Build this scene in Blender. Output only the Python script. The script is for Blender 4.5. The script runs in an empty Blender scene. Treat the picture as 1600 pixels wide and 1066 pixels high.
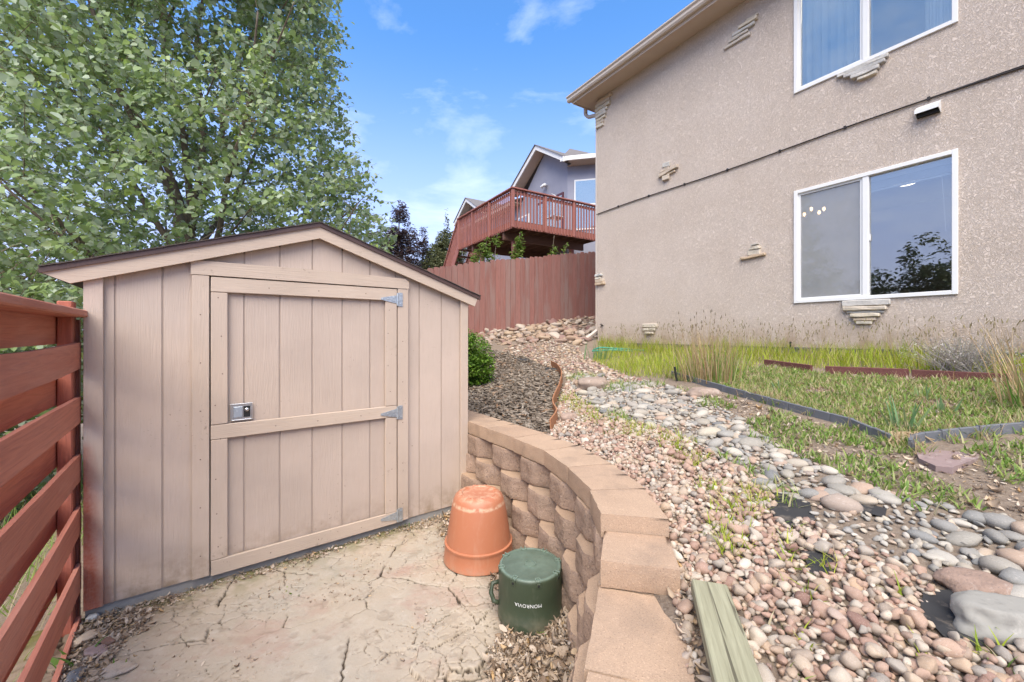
import bpy, bmesh, math, random
import numpy as np
from mathutils import Vector, Matrix, noise as mnoise
rng = np.random.default_rng(7)
random.seed(7)
R = math.radians
S = bpy.context.scene
COL = S.collection

# ------------------------------------------------------------------ camera, sky, sun, exposure
HC, F, HV = 1.58, 640.0, 522.0          # eye height, focal length and horizon in 1600 px units
cam = bpy.data.objects.new('camera', bpy.data.cameras.new('camera'))
COL.objects.link(cam)
cam.location = (0, 0, HC)
cam.rotation_euler = (R(90), 0, 0)
cam.data.sensor_width = 36
cam.data.lens = 36 * F / 1600
cam.data.shift_y = -(533 - HV) / 1600
cam.data.clip_start = 0.05
cam.data.clip_end = 2000
S.camera = cam

SUN_EL, SUN_AZ = R(54), R(187)           # azimuth clockwise from +Y: behind the camera, a little to the left
world = bpy.data.worlds.new('World'); S.world = world; world.use_nodes = True
wn = world.node_tree.nodes; wl = world.node_tree.links; wn.clear()
sky = wn.new('ShaderNodeTexSky'); sky.sky_type = 'NISHITA'; sky.sun_disc = False
sky.sun_elevation = SUN_EL; sky.sun_rotation = SUN_AZ
sky.air_density = 1.0; sky.dust_density = 0.6; sky.ozone_density = 2.0; sky.altitude = 1800
bg = wn.new('ShaderNodeBackground'); bg.inputs['Strength'].default_value = 0.115
out = wn.new('ShaderNodeOutputWorld')
tc = wn.new('ShaderNodeTexCoord')
mp = wn.new('ShaderNodeMapping'); mp.inputs['Scale'].default_value = (1.0, 1.0, 2.6)
wl.new(tc.outputs['Generated'], mp.inputs['Vector'])
cn = wn.new('ShaderNodeTexNoise'); cn.inputs['Scale'].default_value = 2.3; cn.inputs['Detail'].default_value = 9
cn.inputs['Roughness'].default_value = 0.58; cn.inputs['Distortion'].default_value = 0.3
wl.new(mp.outputs['Vector'], cn.inputs['Vector'])
cr = wn.new('ShaderNodeValToRGB'); cr.color_ramp.elements[0].position = 0.52; cr.color_ramp.elements[1].position = 1.05; cr.color_ramp.elements[1].position = 1.0
wl.new(cn.outputs['Fac'], cr.inputs['Fac'])
cm = wn.new('ShaderNodeMix'); cm.data_type = 'RGBA'
wl.new(cr.outputs['Color'], cm.inputs['Factor'])
sk = wn.new('ShaderNodeMix'); sk.data_type = 'RGBA'; sk.blend_type = 'MULTIPLY'; sk.inputs[0].default_value = 1.0
wl.new(sky.outputs['Color'], sk.inputs[6]); sk.inputs[7].default_value = (0.60, 0.97, 1.22, 1)
sx = wn.new('ShaderNodeSeparateXYZ'); wl.new(tc.outputs['Generated'], sx.inputs[0])
hr = wn.new('ShaderNodeValToRGB'); hr.color_ramp.elements[0].position = 0.0; hr.color_ramp.elements[0].color = (.85, .85, .85, 1)
hr.color_ramp.elements[1].position = 0.62; hr.color_ramp.elements[1].color = (0, 0, 0, 1); hr.color_ramp.interpolation = 'EASE'
wl.new(sx.outputs['Z'], hr.inputs['Fac'])
hm = wn.new('ShaderNodeMix'); hm.data_type = 'RGBA'; wl.new(hr.outputs['Color'], hm.inputs[0]); wl.new(sk.outputs[2], hm.inputs[6]); hm.inputs[7].default_value = (2.7, 2.5, 3.6, 1)
wl.new(hm.outputs[2], cm.inputs[6]); cm.inputs[7].default_value = (5.0, 5.3, 5.8, 1)
wl.new(cm.outputs[2], bg.inputs['Color'])
wl.new(bg.outputs['Background'], out.inputs['Surface'])

sd = bpy.data.lights.new('sun', 'SUN'); sd.energy = 2.5; sd.angle = R(60); sd.color = (1.0, 0.895, 0.745)
sun = bpy.data.objects.new('sun', sd); COL.objects.link(sun)
to_sun = Vector((math.sin(SUN_AZ) * math.cos(SUN_EL), math.cos(SUN_AZ) * math.cos(SUN_EL), math.sin(SUN_EL)))
sun.rotation_euler = to_sun.to_track_quat('Z', 'Y').to_euler()
sun.location = to_sun * 30

S.view_settings.view_transform = 'Standard'; S.view_settings.look = 'None'
S.view_settings.gamma = 1.0; S.view_settings.use_curve_mapping = False
S.view_settings.exposure = 1.58
S.render.engine = 'CYCLES'
S.cycles.use_adaptive_sampling = True; S.cycles.adaptive_threshold = 0.02
S.cycles.use_denoising = True
S.cycles.max_bounces = 8; S.cycles.transparent_max_bounces = 12

# ------------------------------------------------------------------ helpers
def tag(o, label=None, cat=None, group=None, kind=None):
    if label: o['label'] = label
    if cat: o['category'] = cat
    if group: o['group'] = group
    if kind: o['kind'] = kind
    return o

def empty(name, loc=(0, 0, 0), rz=0.0):
    o = bpy.data.objects.new(name, None); COL.objects.link(o)
    o.location = loc; o.rotation_euler = (0, 0, rz); o.empty_display_size = 0.1
    return o

def link(name, me, mat=None, parent=None, world=False):
    o = bpy.data.objects.new(name, me); COL.objects.link(o)
    if mat is not None and not me.materials: me.materials.append(mat)
    if parent is not None:
        o.parent = parent
        if world and parent.parent is None: o.matrix_parent_inverse = parent.matrix_basis.inverted()
    return o

def npmesh(name, V, Fs, smooth=False):
    """Fast mesh: V (n,3), Fs a list of (m,k) index arrays."""
    me = bpy.data.meshes.new(name)
    V = np.ascontiguousarray(V, dtype=np.float32)
    Fs = [np.asarray(f, dtype=np.int32) for f in Fs if len(f)]
    me.vertices.add(len(V)); me.vertices.foreach_set('co', V.ravel())
    loops = np.concatenate([f.ravel() for f in Fs])
    tot = np.concatenate([np.full(len(f), f.shape[1], np.int32) for f in Fs])
    start = np.concatenate([[0], np.cumsum(tot)[:-1]]).astype(np.int32)
    me.loops.add(len(loops)); me.loops.foreach_set('vertex_index', loops)
    me.polygons.add(len(tot)); me.polygons.foreach_set('loop_start', start); me.polygons.foreach_set('loop_total', tot)
    if smooth: me.polygons.foreach_set('use_smooth', np.ones(len(tot), bool))
    me.update(calc_edges=True)
    return me

class MB:
    """Collects boxes, prisms, tubes and lathes into ONE mesh."""
    def __init__(s): s.v = []; s.f = []
    def add(s, V, Fc):
        b = len(s.v); s.v += [tuple(p) for p in V]; s.f += [tuple(b + i for i in f) for f in Fc]; return s
    def box(s, x0, x1, y0, y1, z0, z1, c=0.0, jit=0.0):
        """Box, edges chamfered by c."""
        if c <= 0:
            V = [(x, y, z) for z in (z0, z1) for y in (y0, y1) for x in (x0, x1)]
            if jit: V = [tuple(q + random.uniform(-jit, jit) for q in p) for p in V]
            return s.add(V, [(0, 2, 3, 1), (4, 5, 7, 6), (0, 1, 5, 4), (2, 6, 7, 3), (0, 4, 6, 2), (1, 3, 7, 5)])
        bm = bmesh.new(); bmesh.ops.create_cube(bm, size=1)
        for v in bm.verts:
            v.co = Vector((x0 + (v.co.x + .5) * (x1 - x0), y0 + (v.co.y + .5) * (y1 - y0), z0 + (v.co.z + .5) * (z1 - z0)))
            if jit: v.co += Vector((random.uniform(-jit, jit), random.uniform(-jit, jit), random.uniform(-jit, jit)))
        bmesh.ops.bevel(bm, geom=bm.edges[:], offset=c, segments=1, affect='EDGES')
        bm.verts.index_update()
        s.add([v.co[:] for v in bm.verts], [[v.index for v in f.verts] for f in bm.faces]); bm.free(); return s
    def bar(s, p, q, w, t, up=(0, 0, 1), c=0.0):
        """Straight bar from p to q, w wide (sideways), t thick (along up)."""
        p, q, up = Vector(p), Vector(q), Vector(up)
        d = (q - p); L = d.length; d.normalize(); sd_ = d.cross(up).normalized(); u2 = sd_.cross(d).normalized()
        n = len(s.v); s.box(0, L, -w / 2, w / 2, -t / 2, t / 2, c)
        for i in range(n, len(s.v)):
            x, y, z = s.v[i]; s.v[i] = tuple(p + d * x - sd_ * y + u2 * z)
        return s
    def prism(s, poly, z0, z1):
        n = len(poly)
        V = [(x, y, z0) for x, y in poly] + [(x, y, z1) for x, y in poly]
        return s.add(V, [tuple(range(n))[::-1], tuple(range(n, 2 * n))] + [(i, (i + 1) % n, n + (i + 1) % n, n + i) for i in range(n)])
    def tube(s, pts, rad, n=8, cap=True):
        pts = [Vector(p) for p in pts]
        if not hasattr(rad, '__len__'): rad = [rad] * len(pts)
        b = len(s.v); ref = None
        for i, p in enumerate(pts):
            t = (pts[min(i + 1, len(pts) - 1)] - pts[max(i - 1, 0)]).normalized()
            if ref is None: ref = Vector((1, 0, 0)) if abs(t.x) < .8 else Vector((0, 1, 0))
            a = t.cross(ref).normalized(); c = t.cross(a).normalized(); ref = -c if False else ref
            for k in range(n):
                an = 2 * math.pi * k / n
                s.v.append(tuple(p + (a * math.cos(an) + c * math.sin(an)) * rad[i]))
        for i in range(len(pts) - 1):
            for k in range(n):
                s.f.append((b + i * n + k, b + i * n + (k + 1) % n, b + (i + 1) * n + (k + 1) % n, b + (i + 1) * n + k))
        if cap:
            s.f.append(tuple(b + k for k in range(n))[::-1]); e = b + (len(pts) - 1) * n
            s.f.append(tuple(e + k for k in range(n)))
        return s
    def lathe(s, prof, n=48, cx=0, cy=0):
        b = len(s.v)
        for r, z in prof:
            for k in range(n):
                a = 2 * math.pi * k / n; s.v.append((cx + r * math.cos(a), cy + r * math.sin(a), z))
        for i in range(len(prof) - 1):
            for k in range(n):
                s.f.append((b + i * n + k, b + i * n + (k + 1) % n, b + (i + 1) * n + (k + 1) % n, b + (i + 1) * n + k))
        return s
    def mesh(s, name, smooth=False):
        me = bpy.data.meshes.new(name); me.from_pydata(s.v, [], s.f); 
        bm = bmesh.new(); bm.from_mesh(me); bmesh.ops.recalc_face_normals(bm, faces=bm.faces); bm.to_mesh(me); bm.free()
        if smooth:
            me.polygons.foreach_set('use_smooth', np.ones(len(me.polygons), bool))
        me.update(); return me
    def build(s, name, mat, parent=None, smooth=False, world=False):
        return link(name, s.mesh(name, smooth), mat, parent, world)

def smooth_angle(o, deg=35):
    me = o.data
    me.polygons.foreach_set('use_smooth', np.ones(len(me.polygons), bool))
    me.set_sharp_from_angle(angle=R(deg))
    return o

# ---- numpy noise
def _hash(i, j, k=0):
    h = (i.astype(np.int64) * 374761393 + j.astype(np.int64) * 668265263 + k * 2147483647) & 0xffffffff
    h = ((h ^ (h >> 13)) * 1274126177) & 0xffffffff
    return ((h ^ (h >> 16)) & 0xffff) / 65535.0
def vnoise(x, y, sc, seed=0):
    x = np.asarray(x) * sc; y = np.asarray(y) * sc
    i = np.floor(x); j = np.floor(y); fx = x - i; fy = y - j
    fx = fx * fx * (3 - 2 * fx); fy = fy * fy * (3 - 2 * fy)
    a = _hash(i, j, seed); b = _hash(i + 1, j, seed); c = _hash(i, j + 1, seed); d = _hash(i + 1, j + 1, seed)
    return (a * (1 - fx) + b * fx) * (1 - fy) + (c * (1 - fx) + d * fx) * fy
def fbm(x, y, sc, oct=4, seed=0):
    t = 0; a = .5; n = 0
    for o in range(oct):
        t = t + a * vnoise(x, y, sc * 2 ** o, seed + o); n += a; a *= .5
    return t / n
def worley_edge(x, y, cell, seed=0, jit=.9):
    """Distance to the nearest Voronoi border, in metres, and the id of the cell."""
    X = x / cell; Y = y / cell; i0 = np.floor(X); j0 = np.floor(Y)
    b1 = np.full(X.shape, 9.); b1x = np.zeros_like(X); b1y = np.zeros_like(X); cid = np.zeros_like(X)
    P = []
    for di in (-1, 0, 1):
        for dj in (-1, 0, 1):
            i = i0 + di; j = j0 + dj
            px = i + .5 + jit * (_hash(i, j, seed) - .5); py = j + .5 + jit * (_hash(i, j, seed + 77) - .5)
            P.append((px, py, _hash(i, j, seed + 5)))
            dd = (px - X) ** 2 + (py - Y) ** 2
            m = dd < b1; b1 = np.where(m, dd, b1); b1x = np.where(m, px, b1x); b1y = np.where(m, py, b1y); cid = np.where(m, P[-1][2], cid)
    e = np.full(X.shape, 9.)
    for px, py, _ in P:
        dx = px - b1x; dy = py - b1y; L = np.sqrt(dx * dx + dy * dy)
        ok = L > 1e-6; L = np.where(ok, L, 1)
        t = ((px + b1x) / 2 - X) * dx / L + ((py + b1y) / 2 - Y) * dy / L
        e = np.where(ok & (t < e), t, e)
    return e * cell, cid
def sstep(a, b, x): 
    t = np.clip((x - a) / (b - a), 0, 1); return t * t * (3 - 2 * t)

# ---- materials
class NB:
    def __init__(s, name):
        s.m = bpy.data.materials.new(name); s.m.use_nodes = True
        s.t = s.m.node_tree; s.t.nodes.clear()
        s.out = s.t.nodes.new('ShaderNodeOutputMaterial')
        s.p = s.t.nodes.new('ShaderNodeBsdfPrincipled'); s.l(s.p.outputs[0], s.out.inputs['Surface'])
        s.p.inputs['Specular IOR Level'].default_value = 0.3
        s._co = None
    def n(s, t): return s.t.nodes.new('ShaderNode' + t)
    def l(s, a, b): s.t.links.new(a, b)
    def set(s, inp, v):
        if hasattr(v, 'is_output') or isinstance(v, bpy.types.NodeSocket): s.l(v, inp)
        elif hasattr(v, '__len__') and len(v) == 3 and inp.type == 'RGBA': inp.default_value = (*v, 1)
        else: inp.default_value = v
    def co(s): 
        if s._co is None: s._co = s.n('TexCoord')
        return s._co.outputs['Object']
    def map(s, scale=(1, 1, 1), rot=(0, 0, 0), vec=None, rand=False):
        m = s.n('Mapping'); s.l(vec or s.co(), m.inputs['Vector']); m.inputs['Scale'].default_value = scale; m.inputs['Rotation'].default_value = rot
        if rand:
            oi = s.n('ObjectInfo'); mu = s.math('MULTIPLY', oi.outputs['Random'], 37.0)
            cx = s.n('CombineXYZ'); 
            for i in range(3): s.l(mu, cx.inputs[i])
            s.l(cx.outputs[0], m.inputs['Location'])
        return m.outputs[0]
    def noise(s, sc, det=4, ro=.55, dist=0, vec=None, out='Fac'):
        n = s.n('TexNoise'); s.l(vec or s.co(), n.inputs['Vector'])
        n.inputs['Scale'].default_value = sc; n.inputs['Detail'].default_value = det; n.inputs['Roughness'].default_value = ro; n.inputs['Distortion'].default_value = dist
        return n.outputs[out]
    def voro(s, sc, feat='F1', vec=None, out='Distance'):
        n = s.n('TexVoronoi'); n.feature = feat; s.l(vec or s.co(), n.inputs['Vector']); n.inputs['Scale'].default_value = sc
        return n.outputs[out]
    def wave(s, sc, dist, det=2, dsc=1.0, vec=None, dir='X'):
        n = s.n('TexWave'); n.bands_direction = dir; s.l(vec or s.co(), n.inputs['Vector'])
        n.inputs['Scale'].default_value = sc; n.inputs['Distortion'].default_value = dist; n.inputs['Detail'].default_value = det; n.inputs['Detail Scale'].default_value = dsc
        return n.outputs['Fac']
    def ramp(s, fac, stops, interp='LINEAR'):
        r = s.n('ValToRGB'); s.l(fac, r.inputs[0]); e = r.color_ramp.elements; r.color_ramp.interpolation = interp
        while len(e) < len(stops): e.new(.5)
        for i, (p, c) in enumerate(stops):
            e[i].position = p; e[i].color = (*c, 1) if hasattr(c, '__len__') else (c, c, c, 1)
        return r.outputs[0]
    def mix(s, a, b, fac, mode='MIX'):
        m = s.n('Mix'); m.data_type = 'RGBA'; m.blend_type = mode
        s.set(m.inputs[0], fac); s.set(m.inputs[6], a); s.set(m.inputs[7], b); return m.outputs[2]
    def math(s, op, a, b=0.0, clamp=False):
        m = s.n('Math'); m.operation = op; m.use_clamp = clamp; s.set(m.inputs[0], a); s.set(m.inputs[1], b); return m.outputs[0]
    def rand(s):
        """One number per piece: per mesh island and per object."""
        g = s.n('NewGeometry'); oi = s.n('ObjectInfo')
        return s.math('FRACT', s.math('ADD', g.outputs['Random Per Island'], oi.outputs['Random']))
    def attr(s, name): a = s.n('Attribute'); a.attribute_name = name; return a.outputs['Fac']
    def xyz(s): x = s.n('SeparateXYZ'); s.l(s.co(), x.inputs[0]); return x.outputs
    def bump(s, h, st=.5, d=.01, prev=None):
        b = s.n('Bump'); s.l(h, b.inputs['Height']); b.inputs['Strength'].default_value = st; b.inputs['Distance'].default_value = d
        if prev is not None: s.l(prev, b.inputs['Normal'])
        return b.outputs[0]
    def done(s, col, rough=.8, nrm=None, spec=None, metal=None, trans=None):
        s.set(s.p.inputs['Base Color'], col); s.set(s.p.inputs['Roughness'], rough)
        if nrm is not None: s.l(nrm, s.p.inputs['Normal'])
        if spec is not None: s.p.inputs['Specular IOR Level'].default_value = spec
        if metal is not None: s.p.inputs['Metallic'].default_value = metal
        if trans is not None:
            tr = s.n('BsdfTranslucent'); s.set(tr.inputs['Color'], col)
            mx = s.n('MixShader'); mx.inputs[0].default_value = trans
            s.l(s.p.outputs[0], mx.inputs[1]); s.l(tr.outputs[0], mx.inputs[2]); s.l(mx.outputs[0], s.out.inputs['Surface'])
        return s.m

def plain(name, col, rough=.6, var=.12, sc=6, metal=None, spec=None, bump=.1, bsc=60):
    b = NB(name); n = b.noise(sc, 5)
    c = b.mix(tuple(x * (1 - var) for x in col), tuple(min(1, x * (1 + var)) for x in col), n)
    return b.done(c, rough, b.bump(b.noise(bsc, 3), bump, .004), spec, metal)

MAT = {}
# --- painted rough-sawn siding of the shed (object space: x along the front, z up)
def wood_paint(name, base, dark, horiz=False, grain=.45, spots=True, red=False, moldbase=False, rot=(0, 0, 0)):
    b = NB(name)
    sc = (9, 9, .55) if not horiz else (.55, 9, 9)
    v = b.map(sc, rot=rot, rand=True)
    w = b.noise(5.5, 5, .6, 1.3, v)
    g2 = b.noise(2.2, 3, .5, 2.4, v)
    fine = b.noise(30, 3, .6, .3, b.map((3, 3, .25) if not horiz else (.25, 3, 3), rot=rot, rand=True))
    rings = b.math('PINGPONG', b.math('MULTIPLY', g2, 9.0), 1.0)
    saw = b.noise(55, 2, .5, 0, b.map((.25, 1, 3.2) if not horiz else (3.2, 1, .25), rot=rot))
    h = b.math('ADD', b.math('ADD', b.math('MULTIPLY', rings, .5), b.math('MULTIPLY', fine, .6)), b.math('ADD', b.math('MULTIPLY', w, .5), b.math('MULTIPLY', saw, .25)))
    big = b.noise(1.7, 4, .6, 0, b.map((1, 1, 1), rand=True))
    c = b.mix(base, tuple(x * .86 for x in base), b.ramp(big, [(.35, 0.), (.75, 1.)]))
    c = b.mix(c, dark, b.ramp(b.math('MULTIPLY', fine, b.math('ADD', w, .35)), [(.40, 0.), (.75, .16)]))
    if spots:
        m = b.math('MULTIPLY', b.ramp(b.noise(38, 3, .7), [(.62, 0.), (.72, 1.)]), b.ramp(b.noise(2.6, 3, .6, .5), [(.54, 0.), (.7, .75)]))
        c = b.mix(c, (.16, .12, .09), m)
    if moldbase:
        z = b.xyz()[2]
        m = b.math('MULTIPLY', b.ramp(z, [(.06, .9), (.30, 0.)]), b.ramp(b.noise(9, 5, .65), [(.42, 0.), (.66, .8)]))
        c = b.mix(c, (.24, .17, .10), m)
    if red:   # overspray of fence stain beside the post
        x, y, z = b.xyz()
        e = b.math('ADD', b.math('ADD', x, b.math('MULTIPLY', z, .075)), b.math('MULTIPLY', b.math('SUBTRACT', b.noise(2.2, 3), .5), .07))
        m = b.math('MULTIPLY', b.ramp(e, [(.055, 1.), (.125, 0.)]), b.ramp(z, [(.95, 1.), (1.45, 0.)]))
        c = b.mix(c, (.30, .085, .05), b.math('MULTIPLY', m, b.ramp(b.noise(60, 3), [(.2, .75), (.7, 1.)])))
    return b.done(c, .78, b.bump(h, grain * .7, .005), .25)
SHED = (.535, .425, .34)
MAT['shed'] = wood_paint('shed_siding_paint', SHED, (.36, .265, .205), red=True, moldbase=True)
MAT['shed_door'] = wood_paint('shed_door_paint', (.505, .40, .32), (.38, .285, .22), moldbase=True)
MAT['shed_trim'] = wood_paint('shed_trim_paint', (.52, .41, .32), (.38, .285, .215), grain=.35, moldbase=True)
MAT['shed_trim_h'] = wood_paint('shed_rail_paint', (.525, .415, .32), (.38, .285, .215), horiz=True, grain=.35)
MAT['groove'] = plain('groove_paint', (.42, .33, .265), .9)
MAT['roof_edge'] = plain('roof_edge_brown_metal', (.085, .052, .045), .45, .25)
b = NB('asphalt_shingle'); MAT['shingle'] = b.done(b.mix((.05, .04, .037), (.11, .085, .07), b.noise(90, 3)), .95, b.bump(b.noise(200, 2), .8, .004))
MAT['concrete'] = plain('slab_concrete', (.30, .29, .27), .9, .3, 9, bump=.4, bsc=90)
b = NB('galvanised'); MAT['galv'] = b.done(b.mix((.38, .42, .45), (.56, .60, .62), b.voro(60, out='Color')), .42, None, .5, .75)
b = NB('steel'); MAT['steel'] = b.done((.62, .62, .62), .28, None, .5, .9)
MAT['dark'] = plain('dark_recess', (.02, .02, .02), .7)
MAT['nail'] = plain('nail_head', (.17, .12, .09), .6)

def stain(name, base, dark, grey=None, axis='z', sc=1.0, var=.25):
    b = NB(name); r = b.rand()
    sv = {'z': (14, 14, .8), 'x': (.8, 14, 14), 'y': (14, .8, 14)}[axis]
    v = b.map(tuple(q * sc for q in sv), rand=True)
    g = b.noise(3, 6, .62, 1.0, v); rings = b.math('PINGPONG', b.math('MULTIPLY', b.noise(1.2, 2, .5, 1.5, v), 10.0), 1.0)
    c = b.mix(base, dark, b.ramp(b.math('ADD', b.math('MULTIPLY', g, .75), b.math('MULTIPLY', rings, .18)), [(.38, 0.), (.68, .85)]))
    c = b.mix(c, tuple(q * .62 for q in base), b.math('MULTIPLY', r, var * 2.2))
    if grey:
        m = b.math('MULTIPLY', b.ramp(b.noise(1.6, 5, .65, .6, b.map((3, 3, .5) if axis == 'z' else (.5, 3, 3), rand=True)), [(.42, 0.), (.62, 1.)]), b.ramp(r, [(.1, .25), (.8, .95)]))
        c = b.mix(c, grey, b.math('MULTIPLY', m, .75))
    return b.done(c, .72, b.bump(b.math('ADD', g, b.math('MULTIPLY', rings, .35)), .45, .004), .3)
MAT['fence_red'] = stain('red_fence_stain', (.42, .14, .09), (.30, .095, .062), axis='z')
MAT['slat_red'] = stain('red_slat_stain', (.53, .195, .125), (.34, .115, .078), (.52, .26, .19), axis='x')
MAT['fence_old'] = stain('weathered_red_fence', (.325, .145, .115), (.21, .095, .075), (.29, .205, .175), axis='z')
MAT['deck_red'] = stain('deck_stain', (.37, .145, .11), (.28, .105, .085), axis='z')
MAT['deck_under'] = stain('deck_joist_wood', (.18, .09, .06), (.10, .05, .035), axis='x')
MAT['edging_red'] = stain('red_edging_board', (.16, .06, .05), (.09, .035, .03), axis='x')
b = NB('weathered_green_plank')
v = b.map((26, 1.1, 26)); g = b.noise(3, 6, .65, .5, v); ln = b.ramp(b.noise(1.6, 3, .5, .8, b.map((30, .7, 30))), [(.36, 1.), (.40, 0.)])
c = b.mix((.33, .315, .21), (.22, .205, .13), b.ramp(g, [(.35, 0.), (.7, 1.)])); c = b.mix(c, (.07, .06, .04), b.math('MULTIPLY', ln, .8))
c = b.mix(c, (.14, .11, .07), b.ramp(b.voro(6, vec=b.map((1.6, 1, 1))), [(.05, .9), (.09, 0.)]))
MAT['plank'] = b.done(c, .85, b.bump(b.math('SUBTRACT', g, ln), .5, .004), .15)

def leafmat(name, stops, trans=.35, rough=.5, spec=.35):
    b = NB(name); c = b.ramp(b.rand(), stops); return b.done(c, rough, None, spec, None, trans)
# stucco
b = NB('tan_stucco')
v = b.map((1, 1, 1))
n1 = b.noise(26, 5, .6, 2.2, v); n2 = b.noise(70, 3, .6, .4, v)
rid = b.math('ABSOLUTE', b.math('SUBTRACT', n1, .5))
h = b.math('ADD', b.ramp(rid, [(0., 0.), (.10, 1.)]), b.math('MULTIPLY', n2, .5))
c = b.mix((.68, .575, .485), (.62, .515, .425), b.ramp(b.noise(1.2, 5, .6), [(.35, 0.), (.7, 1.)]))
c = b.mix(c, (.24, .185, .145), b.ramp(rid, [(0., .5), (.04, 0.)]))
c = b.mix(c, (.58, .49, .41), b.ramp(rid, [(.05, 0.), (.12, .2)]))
z = b.xyz()[2]
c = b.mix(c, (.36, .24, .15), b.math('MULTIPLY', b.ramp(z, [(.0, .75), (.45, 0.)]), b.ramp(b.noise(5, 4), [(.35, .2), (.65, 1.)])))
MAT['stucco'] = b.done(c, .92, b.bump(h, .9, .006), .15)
b = NB('grey_blue_stucco'); MAT['stucco_blue'] = b.done(b.mix((.31, .31, .35), (.25, .25, .30), b.noise(3, 5)), .92, b.bump(b.noise(40, 4), .5, .01), .15)
MAT['soffit'] = plain('beige_soffit_paint', (.50, .40, .315), .6, .06)
MAT['gutter'] = plain('beige_gutter_paint', (.55, .47, .39), .4, .06)
MAT['white'] = plain('white_vinyl', (.72, .71, .68), .35, .05)
MAT['white_trim'] = plain('white_trim_paint', (.72, .70, .66), .5, .06)
MAT['maroon'] = plain('maroon_frame', (.10, .035, .04), .4, .1)
MAT['roof_far'] = plain('grey_roof_shingles', (.16, .145, .135), .95, .25, 12, bump=.5)
MAT['black'] = plain('black_plastic', (.018, .018, .018), .5, .3)
MAT['cable'] = plain('black_cable', (.03, .024, .022), .5, .2)
MAT['room'] = plain('room_paint', (.62, .62, .60), .8, .05)
MAT['room_floor'] = plain('room_carpet', (.22, .20, .18), .9, .1)
MAT['blind'] = plain('white_blind', (.68, .70, .72), .5, .04)
MAT['curtain'] = leafmat('sheer_curtain', [(0., (.88, .87, .84)), (1., (.88, .87, .84))], .35)
def glass(name, refl, tint, rough=0.0):
    b = NB(name); g = b.n('BsdfGlossy'); g.inputs['Roughness'].default_value = rough; g.inputs['Color'].default_value = (1, .96, .90, 1)
    t = b.n('BsdfTransparent'); t.inputs['Color'].default_value = (*tint, 1)
    fr = b.n('LayerWeight'); fr.inputs['Blend'].default_value = .35
    f = b.math('ADD', b.math('MULTIPLY', fr.outputs['Fresnel'], .6), refl, True)
    n = b.noise(1.3, 2); bp = b.bump(n, .06, .01); b.l(bp, g.inputs['Normal'])
    mx = b.n('MixShader'); b.l(f, mx.inputs[0]); b.l(t.outputs[0], mx.inputs[1]); b.l(g.outputs[0], mx.inputs[2]); b.l(mx.outputs[0], b.out.inputs['Surface'])
    return b.m
MAT['glass'] = glass('window_glass', .20, (.84, .88, .88))
b = NB('insect_screen')
t = b.n('BsdfTransparent'); d = b.n('BsdfDiffuse'); d.inputs['Color'].default_value = (.40, .40, .40, 1)
mx = b.n('MixShader'); b.set(mx.inputs[0], b.ramp(b.noise(3, 3), [(.3, .50), (.7, .60)])); b.l(t.outputs[0], mx.inputs[1]); b.l(d.outputs[0], mx.inputs[2]); b.l(mx.outputs[0], b.out.inputs['Surface'])
MAT['screen'] = b.m
def emit(name, col, st):
    b = NB(name); b.p.inputs['Emission Color'].default_value = (*col, 1); b.p.inputs['Emission Strength'].default_value = st; return b.done(col, .4)
MAT['bulb'] = emit('lit_bulb', (1, .62, .30), 3.5)
MAT['dome'] = emit('lit_ceiling_dome', (1, .86, .70), 2.2)

def stones(name, stops, bsc=45, rough=.8, bst=.35, speck=True):
    b = NB(name); r = b.rand()
    c = b.ramp(r, stops); n = b.noise(28, 5, .65)
    c = b.mix(c, b.mix(c, (.06, .05, .045), .6), b.ramp(n, [(.5, 0.), (.78, .7)]))
    c = b.mix(c, (.62, .55, .48), b.ramp(b.noise(14, 5, .7, .6), [(.55, 0.), (.8, .6)]))
    if speck: c = b.mix(c, (.12, .10, .09), b.ramp(b.noise(220, 2), [(.62, 0.), (.70, .6)]))
    return b.done(c, rough, b.bump(b.noise(bsc, 5), bst, .006), .3)
PINK = [(0., (.32, .195, .145)), (.12, (.39, .265, .19)), (.25, (.34, .225, .165)), (.34, (.21, .12, .09)), (.44, (.43, .335, .24)), (.56, (.34, .265, .20)), (.67, (.46, .39, .305)), (.76, (.25, .215, .18)), (.85, (.41, .28, .18)), (.93, (.52, .46, .375)), (1., (.29, .165, .12))]
RIVER = [(0., (.31, .275, .22)), (.14, (.23, .22, .20)), (.28, (.40, .34, .26)), (.4, (.20, .198, .185)), (.5, (.44, .395, .325)), (.62, (.29, .27, .235)), (.70, (.36, .24, .17)), (.8, (.41, .36, .275)), (.9, (.15, .152, .15)), (1., (.46, .355, .26))]
TAN = [(0., (.31, .21, .145)), (.2, (.40, .30, .20)), (.4, (.27, .16, .115)), (.6, (.47, .40, .32)), (.8, (.31, .24, .185)), (1., (.22, .12, .10))]
MAT['gravel'] = stones('pink_gravel', PINK)
MAT['cobble'] = stones('river_cobble', RIVER)
MAT['tanrock'] = stones('tan_rock', TAN, bsc=25, bst=.6)
MAT['accent'] = stones('cut_ledge_stone', [(0., (.52, .44, .32)), (.3, (.60, .54, .44)), (.6, (.50, .37, .24)), (1., (.47, .47, .44))], bsc=60, bst=.5, speck=False)
MAT['accent_grey'] = stones('grey_ledge_stone', [(0., (.38, .37, .35)), (1., (.50, .47, .42))], bsc=60, bst=.5, speck=False)
MAT['boulder_grey'] = stones('pale_grey_boulder', [(0., (.27, .255, .22)), (1., (.27, .255, .22))], bsc=18, bst=.5, speck=False)
MAT['boulder_pink'] = stones('rough_pink_rock', [(0., (.27, .185, .14)), (1., (.27, .185, .14))], bsc=70, bst=1., speck=True)
MAT['flag'] = stones('red_flagstone', [(0., (.25, .18, .165)), (1., (.25, .18, .165))], bsc=30, bst=.5, speck=False)

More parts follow.
